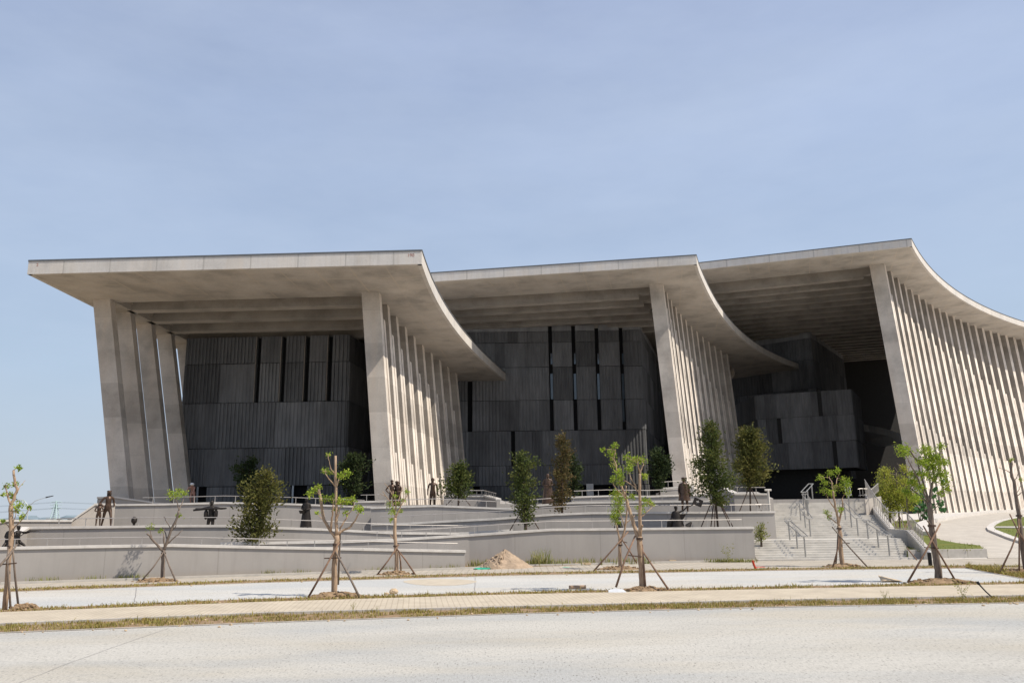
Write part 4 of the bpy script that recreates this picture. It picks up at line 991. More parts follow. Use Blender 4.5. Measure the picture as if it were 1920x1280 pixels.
sapling((1578, 1063), [([(1580, 1063), (1577, 1035), (1575.5, 1012), (1573, 985)], 8.5, 7), ([(1573, 985), (1571, 970), (1567, 955), (1564, 937), (1562, 920)], 5, 3), ([(1562, 922), (1560, 905), (1555, 895)], 2.6, 1.4), ([(1573, 980), (1576, 966), (1580, 952), (1579, 934)], 4, 2.4), ([(1567, 955), (1558, 943), (1552, 932)], 2.4, 1.3), ([(1568, 980), (1560, 973), (1550, 965)], 2.2, 1.2), ([(1563, 930), (1567, 912), (1570, 895)], 2.4, 1.2)],
 [(1540, 896, 7), (1545, 920, 8), (1559, 925, 8), (1570, 882, 6), (1557, 887, 7), (1585, 902, 9), (1580, 913, 9), (1590, 925, 6), (1575, 955, 6), (1550, 962, 6), (1555, 970, 5), (1565, 915, 6), (1548, 905, 6), (1590, 910, 6)], [((1560, 987), (1628, 1064), -.5), ((1575, 992), (1562, 1062), -.4), ((1571, 1000), (1567, 1060), .3)], [((1580, 1017), (1593, 1018))], 'young tree with round leaf tufts standing before the stairs', dens=1.1, seed=7)
soil_mound(1580, 1063, 75, 7, 'soil mound under the tree before the stairs')
sapling((1761, 1092), [([(1762, 1092), (1757, 1055), (1753, 1032), (1749, 1008), (1746, 973), (1743, 942)], 13, 8.5), ([(1742, 950), (1733, 937), (1719, 924), (1708, 915), (1701, 910)], 3.6, 1.5), ([(1743, 945), (1730, 917), (1722, 898), (1713, 881), (1705, 867), (1699, 856)], 3.4, 1.6), ([(1743, 940), (1734, 917), (1730, 900), (1724, 884), (1722, 873), (1720, 860)], 4, 2.4), ([(1721, 866), (1710, 850), (1700, 833)], 3.4, 2), ([(1743, 944), (1745, 925), (1748, 906), (1757, 893), (1762, 872), (1763, 842)], 5, 3.2), ([(1750, 902), (1741, 885), (1733, 872), (1726, 855)], 2.6, 1.4), ([(1751, 897), (1749, 880), (1745, 865)], 2.4, 1.2), ([(1757, 893), (1765, 880)], 1.6, 1), ([(1748, 950), (1762, 940), (1770, 925)], 1.6, .8), ([(1747, 985), (1738, 975)], 3, 2.4)],
 [(1693, 843, 12), (1702, 850, 9), (1734, 843, 11), (1742, 852, 12), (1748, 863, 12), (1727, 866, 9), (1764, 838, 7), (1770, 868, 9), (1766, 890, 11), (1771, 905, 9), (1742, 880, 11), (1725, 915, 8), (1700, 922, 9), (1715, 892, 9), (1754, 876, 10), (1736, 868, 10), (1758, 860, 9), (1776, 918, 6), (1747, 897, 8), (1718, 935, 9), (1709, 905, 8), (1732, 890, 8), (1765, 925, 6)],
 [((1763, 981), (1702, 1091), -.5), ((1731, 985), (1791, 1087), -.3), ((1754, 1000), (1766, 1093), -.14)], [((1733, 1026), (1760, 1027))], 'largest staked young tree with long fanned limbs in front of the right wing', 'bark_grey', dens=1.7, seed=8)
soil_mound(1765, 1093, 130, 8, 'broad stony soil mound under the largest fanned tree on the right')
sapling((1922, 1074), [([(1925, 1074), (1918, 1030), (1914, 990), (1909, 955), (1902.5, 910), (1896, 885), (1895, 862)], 10, 4), ([(1897, 888), (1884, 880), (1872, 876)], 1.6, .7), ([(1900, 905), (1908, 890), (1911, 872)], 1.6, .7), ([(1906, 930), (1916, 922)], 1.6, 1), ([(1905, 925), (1916, 905)], 1.4, .6), ([(1896, 870), (1888, 860)], 1.4, .7)],
 [(1914, 900, 3), (1896, 862, 3)], [((1893, 963), (1930, 1030), -.3), ((1912, 985), (1876, 1070), -.4), ((1910, 970), (1911, 1076), -.2)], [], 'almost leafless young tree at the right edge of the photo', 'bark_grey', seed=9)
soil_mound(1910, 1074, 75, 9, 'soil patch under the leafless tree at the right edge')
# thin trees behind the stair balustrade
def lawn_tree(base, limbs, leaves, stakes, label, bark_, seed, dens=1):
    q = atS(*base); sapling(base, limbs, leaves, stakes, [], label, bark_, 'leaf_yellow', depth=q.y, ground=q.z-.05, seed=seed, dens=dens, lsize=.11, group='thin trees on the lawn')
lawn_tree((1671, 1008), [([(1671, 1008), (1670, 985), (1667.5, 945), (1660, 908), (1658, 885)], 4.5, 2), ([(1667, 945), (1672, 925), (1674, 905)], 1.8, .8), ([(1664, 930), (1655, 915), (1652, 905)], 1.6, .8), ([(1662, 915), (1668, 898), (1670, 885)], 1.5, .7)],
 [(1660, 893, 15), (1669, 905, 14), (1657, 910, 14), (1673, 918, 14), (1661, 925, 15), (1676, 932, 13), (1656, 943, 13), (1668, 945, 14), (1654, 928, 11), (1671, 960, 9), (1660, 885, 10), (1676, 947, 11), (1655, 957, 8)],
 [((1668, 965), (1650, 1000), -.6), ((1669, 965), (1690, 1005), -.6)], 'thin tree full of yellow-green leaves right behind the stair balustrade', 'bark_grey', 21, 1.2)
lawn_tree((1689, 1008), [([(1689, 1008), (1687, 975), (1685, 945), (1682, 915), (1680, 885)], 4, 1.6), ([(1685, 940), (1692, 915), (1690, 895)], 1.6, .8), ([(1683, 925), (1675, 905), (1672, 893)], 1.5, .7), ([(1684, 930), (1695, 905)], 1.5, .7)],
 [(1690, 925, 12), (1684, 935, 12), (1692, 940, 12), (1684, 952, 10), (1694, 910, 9), (1680, 913, 9), (1698, 930, 9), (1688, 895, 7)], [((1687, 968), (1709, 1012), -.6), ((1686, 968), (1672, 1010), -.5)], 'thin grey tree between the leafy one and the bare one on the lawn', 'bark_grey', 22)
lawn_tree((1712, 1018), [([(1714, 1020), (1709, 1000), (1702, 972), (1701, 930), (1699.5, 870)], 5, 2), ([(1701, 925), (1690, 895), (1677, 875)], 2, .8), ([(1700, 905), (1689, 880), (1682, 868)], 1.8, .7), ([(1701, 940), (1712, 915), (1722, 900)], 2, .8), ([(1700, 890), (1707, 872), (1710, 862)], 1.6, .7), ([(1692, 898), (1682, 890), (1672, 888)], 1.2, .6), ([(1700, 915), (1685, 905), (1676, 898)], 1.2, .6)],
 [(1697, 903, 9), (1706, 928, 10), (1694, 878, 7), (1712, 937, 9), (1715, 905, 8), (1704, 950, 8), (1708, 890, 6)], [((1702, 975), (1727, 1018), -.5), ((1704, 975), (1686, 1012), -.6), ((1703, 972), (1715, 1008), .4)], 'pale thin nearly bare tree on the lawn beside the big-leaved shrub', 'bark_grey', 23)
# big-leaved shrub
q = atS(1726, 980); D = q.y; root = thing('shrub', (q.x, q.y, q.z), 'dark shrub with big round leaves at the foot of the right fins', 'shrub')
mb = MB(); r = random.Random(4)
for u, v in ((1715, 930), (1728, 925), (1742, 935), (1752, 922), (1766, 940), (1735, 955)):
    mb.tube([atY(1726, 982, D), atY((1726+u)/2, (980+v)/2, D+r.uniform(-.5, .5)), atY(u, v, D+r.uniform(-1, 1))], [.05, .035, .02], 5)
mb.build('stems', 'bark_grey', root); mb = MB()
for u, v, rp, n in ((1718, 938, 8, 16), (1730, 935, 9, 18), (1728, 952, 10, 20), (1742, 945, 8, 14), (1752, 918, 5, 6), (1763, 945, 8, 14), (1771, 955, 6, 8), (1715, 955, 8, 14), (1740, 965, 9, 14), (1752, 930, 5, 7)):
    for _ in range(n):
        c = atY(u+r.gauss(0, rp*.5), v+r.gauss(0, rp*.5), D+r.uniform(-.7, .7)); s = r.uniform(.24, .42)
        nrm = Vector((r.gauss(0, .5), -1+r.gauss(0, .4), r.gauss(.5, .4))).normalized(); a = nrm.orthogonal().normalized(); b = nrm.cross(a)
        mb.add([c+a*s*math.cos(t)*.5+b*s*math.sin(t)*.5+nrm*.02*math.cos(2*t) for t in [k*math.pi/4 for k in range(8)]], [tuple(range(8))], r.random())
mb.build('leaves', 'leaf_big', root)
q = atY(1768, 902, gpt(1761, 1092)[1]); mb = MB(); mb.blob((q.x, q.y, q.z), (.06, .04, .07), 7, 5, .35, 3)
tag(mb.build('plastic_scrap', 'cloth_blue'), 'small crumpled blue scrap caught in the twigs of the largest young tree', 'scrap')
# ------------------------------------------------------------------ evergreens on the terraces
def evergreen(px, vtop, vbase, hw, D, prof, leafm, label, n=90, lean=0, stem=.0, stakes=0, seed=0, ls=.13, lumps=26, name='evergreen_tree', trunk_to=.85):
    r = random.Random(seed+50); B = atY(px, vbase, D); Tp = atY(px+lean, vtop, D); hgt = Tp.z-B.z; R = hw/FPX*D*1.02
    root = thing(name, (B.x, B.y, B.z), label, 'tree', 'evergreens on the terraces')
    tr = MB(); ax = lambda t: B.lerp(Tp, t)
    tr.tube([ax(0)-Vector((0, 0, .3)), ax(.3), ax(.6), ax(trunk_to)], [.06, .05, .035, .015], 6)
    cr = MB(); xs = [p[0] for p in prof]; ys = [p[1] for p in prof]
    for i in range(int(n*.8)):
        t = stem+(1-stem)*(i+r.random())/int(n*.8); w = float(np.interp(t, xs, ys))*R
        an = r.uniform(0, 6.283); ln_ = w*(.8+.42*math.sin(2*an+9*t+seed)*math.sin(17*t+seed*2)+.12*math.sin(5*an))*r.uniform(.45, 1.35); el = r.uniform(.0, .9)
        d = Vector((math.cos(an), math.sin(an), el)).normalized(); s = ax(t)
        e = s+d*ln_; tr.tube([s, e], [.014, .005], 3, caps=False)
        k = max(4, int(lumps*(.35+ln_/max(R, .01))*1.35))
        for _ in range(k):
            f = r.random()**.6; q = s+d*ln_*f+Vector((r.gauss(0, 1), r.gauss(0, 1), r.gauss(0, 1)))*(.09+.09*R*.6)
            sz = ls*r.uniform(.6, 1.3)*1.08; dd = (d+Vector((r.gauss(0, .7), r.gauss(0, .7), r.gauss(.25, .6)))).normalized(); nn = dd.orthogonal().normalized()
            nn = (Matrix.Rotation(r.uniform(0, 6.28), 3, dd) @ nn)*sz*.26
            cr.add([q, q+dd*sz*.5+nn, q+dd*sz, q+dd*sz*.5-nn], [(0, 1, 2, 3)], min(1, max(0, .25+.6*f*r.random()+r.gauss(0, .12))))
    tr.build('trunk', 'bark_dark', root); cr.build('crown', leafm, root)
    for k in range(stakes):
        a = 2*math.pi*k/stakes+.6; mb = MB(); rr = .9
        mb.tube([ax(.3)+Vector((math.cos(a)*.05, math.sin(a)*.05, 0)), B+Vector((math.cos(a)*rr, math.sin(a)*rr*.6, -.05))], .03, 5); mb.build('support_stake', 'stake_dark', root)
full = [(0, .75), (.1, .95), (.35, 1), (.6, .82), (.8, .55), (.93, .28), (1, .06)]
colm = [(0, .5), (.12, .75), (.3, .7), (.5, 1), (.75, .9), (.9, .6), (1, .12)]
evergreen(474, 885, 1020, 44, 38.6, [(0, .7), (.08, .95), (.22, .85), (.42, 1.05), (.6, .8), (.78, .5), (.9, .25), (1, .04)], 'leaf_olive', 'bushy olive-green evergreen in front of the left hall wall', n=170, lean=24, seed=1, ls=.14, lumps=30)
evergreen(456, 862, 938, 28, 58.5, full, 'leaf_dark', 'dark evergreen in shade behind the bushy olive one', n=80, lean=18, stem=.12, seed=2, ls=.2)
evergreen(660, 856, 936, 28, 57.5, [(0, .6), (.2, .8), (.5, 1), (.8, .95), (.95, .5), (1, .2)], 'leaf_dark', 'dark evergreen left of the left column', n=80, stem=.1, seed=3, ls=.2, lean=4)
evergreen(859, 872, 946, 31, 50.5, [(0, .4), (.15, .9), (.35, 1), (.55, .9), (.75, .55), (.9, .35), (1, .12)], 'leaf_pine', 'round bushy evergreen at the end of the left wing fins', n=95, stem=.15, seed=4, ls=.17, stakes=3, lean=4)
evergreen(985, 852, 992, 29, 42.9, [(0, .35), (.08, .55), (.22, .62), (.36, .95), (.5, 1), (.75, .95), (.9, .7), (1, .15)], 'leaf_pine', 'tall columnar green evergreen right of centre behind the front terrace rail', n=140, stem=.06, seed=5, ls=.14, lean=-6, stakes=3)
evergreen(1054, 818, 962, 22, 47, [(0, .5), (.1, .75), (.3, .95), (.5, 1), (.75, .8), (.9, .62), (1, .2)], 'leaf_brown', 'browning half-dead columnar evergreen', n=120, stem=.03, seed=6, ls=.14)
evergreen(1076, 855, 931, 17, 55.8, full, 'leaf_dark', 'dark green evergreen right behind the browning one', n=60, seed=7, ls=.18)
evergreen(1236, 845, 926, 21, 57.5, [(0, .6), (.2, .8), (.5, 1), (.8, .9), (.95, .5), (1, .2)], 'leaf_dark', 'dark evergreen at the left foot of the middle column', n=75, stem=.08, seed=8, ls=.19)
evergreen(1346, 795, 985, 37, 44.4, [(0, .08), (.2, .45), (.27, 1), (.42, 1.08), (.56, .88), (.72, .6), (.88, .42), (1, .12)], 'leaf_pine', 'tallest staked evergreen in front of the middle fins', n=230, stem=.2, stakes=5, seed=9, ls=.14, lean=-16, lumps=30)
evergreen(1407, 808, 957, 37, 48.4, [(0, .1), (.27, .35), (.34, .9), (.5, 1.08), (.7, .92), (.88, .6), (1, .18)], 'leaf_olive', 'staked evergreen with bare lower trunk left of the stairs', n=210, stem=.3, stakes=2, seed=10, ls=.15, lean=-3, lumps=32)
evergreen(1427, 984, 1014, 15, 44.2, [(0, 1), (.2, .9), (.5, .6), (.8, .3), (1, .08)], 'weed_green', 'small light green conifer on the stair landing', n=55, seed=11, ls=.1, lumps=12)
# ------------------------------------------------------------------ bronze figures
def skin(parts, name, mat, parent=None):
    """parts: list of chains [(x,y,z,r),...]; one continuous surface"""
    me = bpy.data.meshes.new('sk'); vs = []; es = []; rs = []; idx = {}
    for ch in parts:
        pr = None
        for x, y, z, rr in ch:
            key = (round(x, 3), round(y, 3), round(z, 3))
            if key not in idx: idx[key] = len(vs); vs.append((x, y, z)); rs.append(rr)
            i = idx[key]
            if pr is not None and pr != i: es.append((pr, i))
            pr = i
    me.from_pydata(vs, es, []); o = bpy.data.objects.new('sk', me); col.objects.link(o)
    m = o.modifiers.new('s', 'SKIN'); me.skin_vertices[0].data[0].use_root = True
    for i, rr in enumerate(rs): me.skin_vertices[0].data[i].radius = (rr, rr)
    o.modifiers.new('b', 'SUBSURF').levels = 1
    C.view_layer.update(); ev_ = bpy.data.meshes.new_from_object(o.evaluated_get(C.evaluated_depsgraph_get()))
    bpy.data.objects.remove(o)
    mb = MB(); mb.add([tuple(v.co) for v in ev_.vertices], [tuple(p.vertices) for p in ev_.polygons])
    return mb
def figure(h=1.75, arms='down', legs='stand', lean=0.0, turn=0.0):
    k = h/1.75; A = []
    pel = (0, 0, .93, .14); chest = (0, -.02+lean*.3, 1.28, .15); neck = (0, lean*.45, 1.5, .06); head = (0, -.03+lean*.5, 1.6, .09); top = (0, -.02+lean*.5, 1.69, .085)
    if legs == 'kneel': dz = -.42
    else: dz = 0
    A.append([pel, (0, lean*.15, 1.1, .125), chest, (0, lean*.4, 1.42, .1), neck, head, top])
    sh = 1.41
    am = {'down': [((.2, lean*.4, sh, .06), (.27, .02+lean*.3, 1.13, .048), (.26, -.08+lean*.2, .88, .04), (.26, -.1+lean*.2, .8, .035))]*2,
          'spread': [((.2, 0, sh, .06), (.45, -.03, 1.36, .05), (.68, -.06, 1.37, .042), (.76, -.06, 1.38, .03))]*2,
          'hold': [((.2, 0, sh, .06), (.28, -.03, 1.14, .05), (.1, -.24, 1.1, .042), (.03, -.27, 1.11, .035))]*2,
          'raise': [((.2, 0, sh, .06), (.42, -.05, 1.5, .05), (.62, -.08, 1.7, .042), (.68, -.08, 1.77, .035)), ((.2, 0, sh, .06), (.27, .02, 1.13, .05), (.24, -.15, .95, .042), (.22, -.2, .9, .035))],
          'aim': [((.2, 0, sh, .06), (.34, -.2, 1.32, .05), (.3, -.45, 1.38, .042), (.28, -.52, 1.39, .035)), ((.2, 0, sh, .06), (.3, -.1, 1.2, .05), (.12, -.3, 1.36, .042), (.06, -.34, 1.38, .035))],
          'hip': [((.2, 0, sh, .06), (.27, .02, 1.13, .05), (.22, -.2, 1.0, .042), (.18, -.26, 1.0, .035)), ((.2, 0, sh, .06), (.36, .08, 1.16, .05), (.22, -.05, 1.0, .042), (.18, -.08, .98, .035))]}[arms]
    for s, ar in zip((1, -1), am): A.append([(0, lean*.4, 1.42, .1)]+[(s*x, y, z, r) for x, y, z, r in ar])
    for s in (1, -1):
        if legs == 'stand': A.append([pel, (s*.1, 0, .85, .1), (s*.115, -.03, .48, .065), (s*.13, .02, .09, .045), (s*.14, -.13, .04, .04)])
        elif legs == 'stride': A.append([pel, (s*.1, -s*.05, .85, .1), (s*.12, -s*.18-.03, .48, .065), (s*.14, -s*.3+.05, .09, .045), (s*.15, -s*.3-.12, .04, .04)])
        else: A.append([pel, (s*.12, -.05, .84, .1), (s*.15, -.42, .62+(.02 if s > 0 else -.1), .07), (s*.15, -.3 if s > 0 else .05, .5, .05), (s*.15, -.38 if s > 0 else .2, .47, .04)])
    ct, st_ = math.cos(turn), math.sin(turn)
    return [[(k*(x*ct-y*st_), k*(x*st_+y*ct), k*(z+(dz if legs == 'kneel' else 0)), k*r) for x, y, z, r in ch] for ch in A]
def statue(px, vfoot, D, h, label, arms='down', legs='stand', lean=0, turn=0, coat=None, cap=None, mat='bronze', extra=None, z=None):
    B = atY(px, vfoot, D); 
    if z is not None: B.z = z
    root = thing('statue', B, label, 'statue', 'bronze statues on the terraces'); k = h/1.75
    mb = skin(figure(h, arms, legs, lean, turn), 'body', mat); mb.v = [(x+B.x, y+B.y, z_+B.z) for x, y, z_ in mb.v]
    # brow, nose, ears and feet give the head a front
    ct, st_ = math.cos(turn), math.sin(turn); dz = -.42*k if legs == 'kneel' else 0
    hp = lambda x, y, z_: (B.x+k*(x*ct-y*st_), B.y+k*(x*st_+y*ct), B.z+k*z_+dz)
    hy = lean*.5
    mb.blob(hp(0, -.13+hy, 1.6), (.018*k, .025*k, .03*k), 6, 4)
    for s in (-1, 1): mb.blob(hp(s*.1, -.02+hy, 1.61), (.015*k, .02*k, .03*k), 6, 4)
    mb.build('body', mat, root, smooth=True)
    hb = MB(); hb.blob(hp(0, .0+hy, 1.67), (.1*k, .11*k, .085*k), 9, 6, .06, 2)
    if cap == 'brim': hb.blob(hp(0, -.02+hy, 1.68), (.17*k, .18*k, .02*k), 12, 4)
    if cap == 'bun': hb.blob(hp(0, .1+hy, 1.66), (.06*k, .06*k, .06*k), 8, 5)
    if cap == 'peak': hb.blob(hp(0, -.1+hy, 1.67), (.08*k, .07*k, .015*k), 9, 4); hb.blob(hp(0, 0+hy, 1.72), (.115*k, .12*k, .05*k), 10, 5)
    hb.build('hair' if cap in (None, 'bun') else 'cap', mat, root, smooth=True)
    if coat:
        z0, z1, r0, r1 = coat; cb = MB(); n = 14; vs = []; rr = random.Random(int(px))
        lv = [(1.44, .17), (1.3, .205), (z1, r1), ((z0+z1)/2, (r0+r1)/2), (z0, r0)]
        for zz, rad in lv:
            for j in range(n):
                a = 2*math.pi*j/n; f = 1+.07*math.sin(5*a)*(1 if zz < z1 else .2)
                vs.append(hp(rad*1.1*f*math.cos(a), rad*.8*f*math.sin(a)+lean*.25, zz))
        fs = [(i*n+j, (i+1)*n+j, (i+1)*n+(j+1) % n, i*n+(j+1) % n) for i in range(4) for j in range(n)]
        cb.add(vs, fs); cb.build('coat', mat, root, smooth=True)
    if extra: extra(root, hp, k, mat)
    return root, B
def rifle(root, hp, k, mat):
    mb = MB(); mb.tube([hp(-.22, .12, .85), hp(.16, .14, 1.62), hp(.2, .14, 1.75)], [.03*k, .022*k, .012*k], 6); mb.build('rifle', 'dark_bronze', root)
def rifle_aim(root, hp, k, mat):
    mb = MB(); mb.tube([hp(.1, -.1, 1.38), hp(.25, -.5, 1.42), hp(.45, -1.0, 1.46)], [.04*k, .028*k, .014*k], 6); mb.build('rifle', 'dark_bronze', root)
def basket(root, hp, k, mat):
    mb = MB(); n = 10; vs = [hp(-.2+.17*f*math.cos(2*math.pi*j/n), -.18+.14*f*math.sin(2*math.pi*j/n), zz) for f, zz in ((.8, .86), (1.15, 1.0), (1.2, 1.04)) for j in range(n)]
    mb.add(vs, [(i*n+j, i*n+(j+1) % n, (i+1)*n+(j+1) % n, (i+1)*n+j) for i in range(2) for j in range(n)]+[tuple(range(n-1, -1, -1)), tuple(range(2*n, 3*n))]); mb.build('basket', mat, root)
def flag_extra(root, hp, k, mat):
    mb = MB(); mb.tube([hp(.6, -.08, 1.66), hp(1.0, -.1, 1.84), hp(1.1, -.1, 1.98)], .028*k, 6); mb.build('flag_pole', 'dark_bronze', root)
    c = Vector(hp(1.27, -.1, 1.96)); ang = -.42; ux = Vector((math.cos(ang), 0, math.sin(ang))); uz = Vector((-math.sin(ang), 0, math.cos(ang)))
    w_, h_ = .25*k, .19*k; mb = MB(); rect, star = [], []
    angs = sorted([math.pi/2+j*math.pi/5 for j in range(10)]+[math.atan2(sy*h_, sx_*w_) % (2*math.pi) for sx_ in (-1, 1) for sy in (-1, 1)], key=lambda a: a % (2*math.pi))
    base_ = sorted([((math.pi/2+j*math.pi/5) % (2*math.pi), (.135 if j % 2 == 0 else .06)*k) for j in range(10)])
    def star_r(a):
        a = a % (2*math.pi)
        for j in range(10):
            a0, r0s = base_[j-1] if j else (base_[-1][0]-2*math.pi, base_[-1][1]); a1, r1s = base_[j]
            if a0-1e-9 <= a <= a1+1e-9: break
        else:
            a0, r0s = base_[-1]; a1, r1s = base_[0][0]+2*math.pi, base_[0][1]
        x0, y0, x1, y1 = r0s*math.cos(a0), r0s*math.sin(a0), r1s*math.cos(a1), r1s*math.sin(a1); ca, sa = math.cos(a), math.sin(a)
        den = ca*(y1-y0)-sa*(x1-x0); return (x0*(y1-y0)-y0*(x1-x0))/den
    for a in angs:
        x, y = math.cos(a), math.sin(a); m_ = max(abs(x)/w_, abs(y)/h_); rect.append((x/m_, y/m_)); q_ = star_r(a); star.append((q_*x, q_*y))
    m = len(angs)
    for sgn in (-.02, .02):
        o = Vector((0, sgn, 0)); P = [c+ux*x+uz*y+o for x, y in rect]+[c+ux*x+uz*y+o for x, y in star]
        mb.add(P, [(j, (j+1) % m, m+(j+1) % m, m+j) for j in range(m)])
    for xx, yy, ww, hh in ((0, h_, w_*2, .03), (0, -h_, w_*2, .03), (w_, 0, .03, h_*2), (-w_, 0, .03, h_*2)):
        p = c+ux*xx+uz*yy; X, Z = ux*ww/2, uz*hh/2; Yv = Vector((0, .025, 0))
        mb.hexa([p-X-Yv-Z, p+X-Yv-Z, p+X+Yv-Z, p-X+Yv-Z], [p-X-Yv+Z, p+X-Yv+Z, p+X+Yv+Z, p-X+Yv+Z])
    mb.build('flag', 'dark_bronze', root)
    mb = MB()                                       # sweeping ribbon that rises from the base to the flag arm
    pts = [(-.15, .0, .05), (.05, .05, .5), (.05, .05, .95), (.3, .02, 1.25), (.62, -.05, 1.3)]; wd = [.5, .42, .3, .24, .12]
    for i in range(4):
        a, b = pts[i], pts[i+1]
        mb.hexa([hp(a[0]-wd[i], a[1]-.06, a[2]), hp(a[0]+wd[i], a[1]-.06, a[2]), hp(a[0]+wd[i], a[1]+.06, a[2]), hp(a[0]-wd[i], a[1]+.06, a[2])],
                [hp(b[0]-wd[i+1], b[1]-.06, b[2]), hp(b[0]+wd[i+1], b[1]-.06, b[2]), hp(b[0]+wd[i+1], b[1]+.06, b[2]), hp(b[0]-wd[i+1], b[1]+.06, b[2])])
    mb.tube([hp(.1, 0, .42), hp(.6, 0, .5), hp(.85, -.03, .85)], [.3*k, .24*k, .05*k], 8); mb.tube([hp(-.05, 0, 1.2), hp(-.35, .05, .8), hp(-.5, .02, .45)], [.12*k, .2*k, .1*k], 8)
    mb.build('banner', 'dark_bronze', root)
statue(199, 988, 44.5, 1.95, 'tall bronze statue in a cap looking right, beside a smaller one', 'hip', 'stride', 0, .7, cap='peak')
statue(183, 987, 44.2, 1.28, 'small bronze child statue standing left of the tall one', 'hold', 'stand', 0, .4)
def wide_board(root, hp, k, mat):
    mb = MB(); mb.tube([hp(-.82, -.1, 1.3), hp(-.3, -.13, 1.36), hp(.3, -.13, 1.37), hp(.6, -.1, 1.38)], [.05*k, .07*k, .06*k, .03*k], 6); mb.build('shoulder_pole', 'dark_bronze', root)
    for s in (-.32, .33):
        mb = MB(); mb.blob(hp(s*.72, -.05, 1.1), (.1*k, .12*k, .24*k), 9, 6, .12, 3); mb.build('bundle', 'dark_bronze', root)
statue(393, 1008, 43, 1.92, 'dark bronze statue with both arms spread along a shoulder pole', 'spread', 'stand', mat='dark_bronze', extra=wide_board)
statue(573, 990, 44.5, 1.6, 'dark bronze robed statue holding a basket behind the left rails', 'hold', 'stand', mat='dark_bronze', coat=(.06, 1.02, .32, .2), cap='bun', extra=basket)
statue(811, 956, 51.4, 2.0, 'bare-chested bronze statue walking before the left fins', 'down', 'stand', coat=None, cap=None)
statue(1028, 948, 51.6, 2.0, 'reddish bronze statue in a long robe left of the browning evergreen', 'hold', 'stand', coat=(.06, 1.02, .33, .2), cap='bun')
statue(1285, 962, 47.4, 2.05, 'bronze soldier statue in a long coat with a rifle on his back', 'down', 'stand', coat=(.62, 1.0, .28, .21), cap='peak', extra=rifle, mat='bronze')
statue(1270, 1007, 43.2, 1.6, 'dark bronze statue with a sweeping banner and a star flag', 'raise', 'stand', mat='dark_bronze', extra=flag_extra, lean=0, cap='peak', coat=(.25, 1.0, .4, .24))
statue(1160, 992, 43.2, 1.0, 'low dark bronze crouching statue half hidden by the leafy trees', 'hold', 'kneel', mat='dark_bronze', coat=(.5, 1.0, .42, .26))
statue(16, 1030, 36.5, 1.35, 'dark bronze crouching statue with a hat at the far left', 'hold', 'kneel', mat='dark_bronze', coat=(.5, 1.0, .3, .22), cap='brim')
statue(30, 1030, 36.3, 1.35, 'dark bronze crouching statue aiming a rifle to the right', 'aim', 'kneel', 0, 1.4, mat='dark_bronze', extra=rifle_aim, cap='peak')
# a clustered pair seen as one group before the left column
B = atY(740, 955, 52.0); root = thing('statue_group', B, 'tight bronze group of three standing figures before the left column', 'statue')
for k_, (dx, dy, hh, tn, ar) in enumerate(((-.2, 0, 1.85, .5, 'hip'), (.22, -.05, 1.75, -.4, 'hold'), (.05, .35, 1.8, 0, 'down'))):
    mb = skin(figure(hh, ar, 'stand', 0, tn), 'f', 'bronze'); mb.v = [(x+B.x+dx, y+B.y+dy, z_+B.z) for x, y, z_ in mb.v]
    mb.blob((B.x+dx, B.y+dy, B.z+hh*.965), (.11, .12, .09), 9, 6, .05, k_); mb.build('figure', 'bronze', root, smooth=True)
mb = MB(); q = atY(252, 973, 44.8); mb.blob((q.x, q.y, q.z-.05), (.16, .16, .2), 10, 7, .05, 4); mb.tube([(q.x, q.y, q.z-.6), (q.x, q.y, q.z-.1)], .07, 8)
tag(mb.build('statue', 'dark_bronze'), 'small dark bronze head just showing above the second wall on the left', 'statue', 'bronze statues on the terraces')
# a person bending down by the left doorway
q = atY(360, 946, 57.6); root = thing('person', q, 'person in a white hat and reddish shirt bending down by the left doorway', 'person')
parts = [[(0, 0, .9, .13), (.05, -.2, 1.12, .14), (.08, -.35, 1.25, .12), (.1, -.45, 1.3, .055), (.12, -.53, 1.33, .09), (.13, -.56, 1.42, .07)]]
for s in (1, -1):
    parts.append([(0, 0, .9, .13), (s*.11, 0, .8, .09), (s*.12, -.05, .45, .065), (s*.12, .03, .08, .045), (s*.13, -.12, .04, .04)])
    parts.append([(.08, -.35, 1.25, .12), (s*.2+.05, -.36, 1.2, .06), (s*.24, -.5, .95, .047), (s*.2, -.6, .75, .038)])
mb = skin(parts, 'b', 'shirt'); mb.v = [(x+q.x, y+q.y, z_+q.z) for x, y, z_ in mb.v]; mb.build('body', 'shirt', root, smooth=True)
mb = MB(); mb.blob((q.x+.13, q.y-.55, q.z+1.42), (.14, .15, .1), 10, 6); mb.blob((q.x+.13, q.y-.57, q.z+1.4), (.2, .22, .02), 12, 4); mb.build('hat', 'white_paint', root, smooth=True)
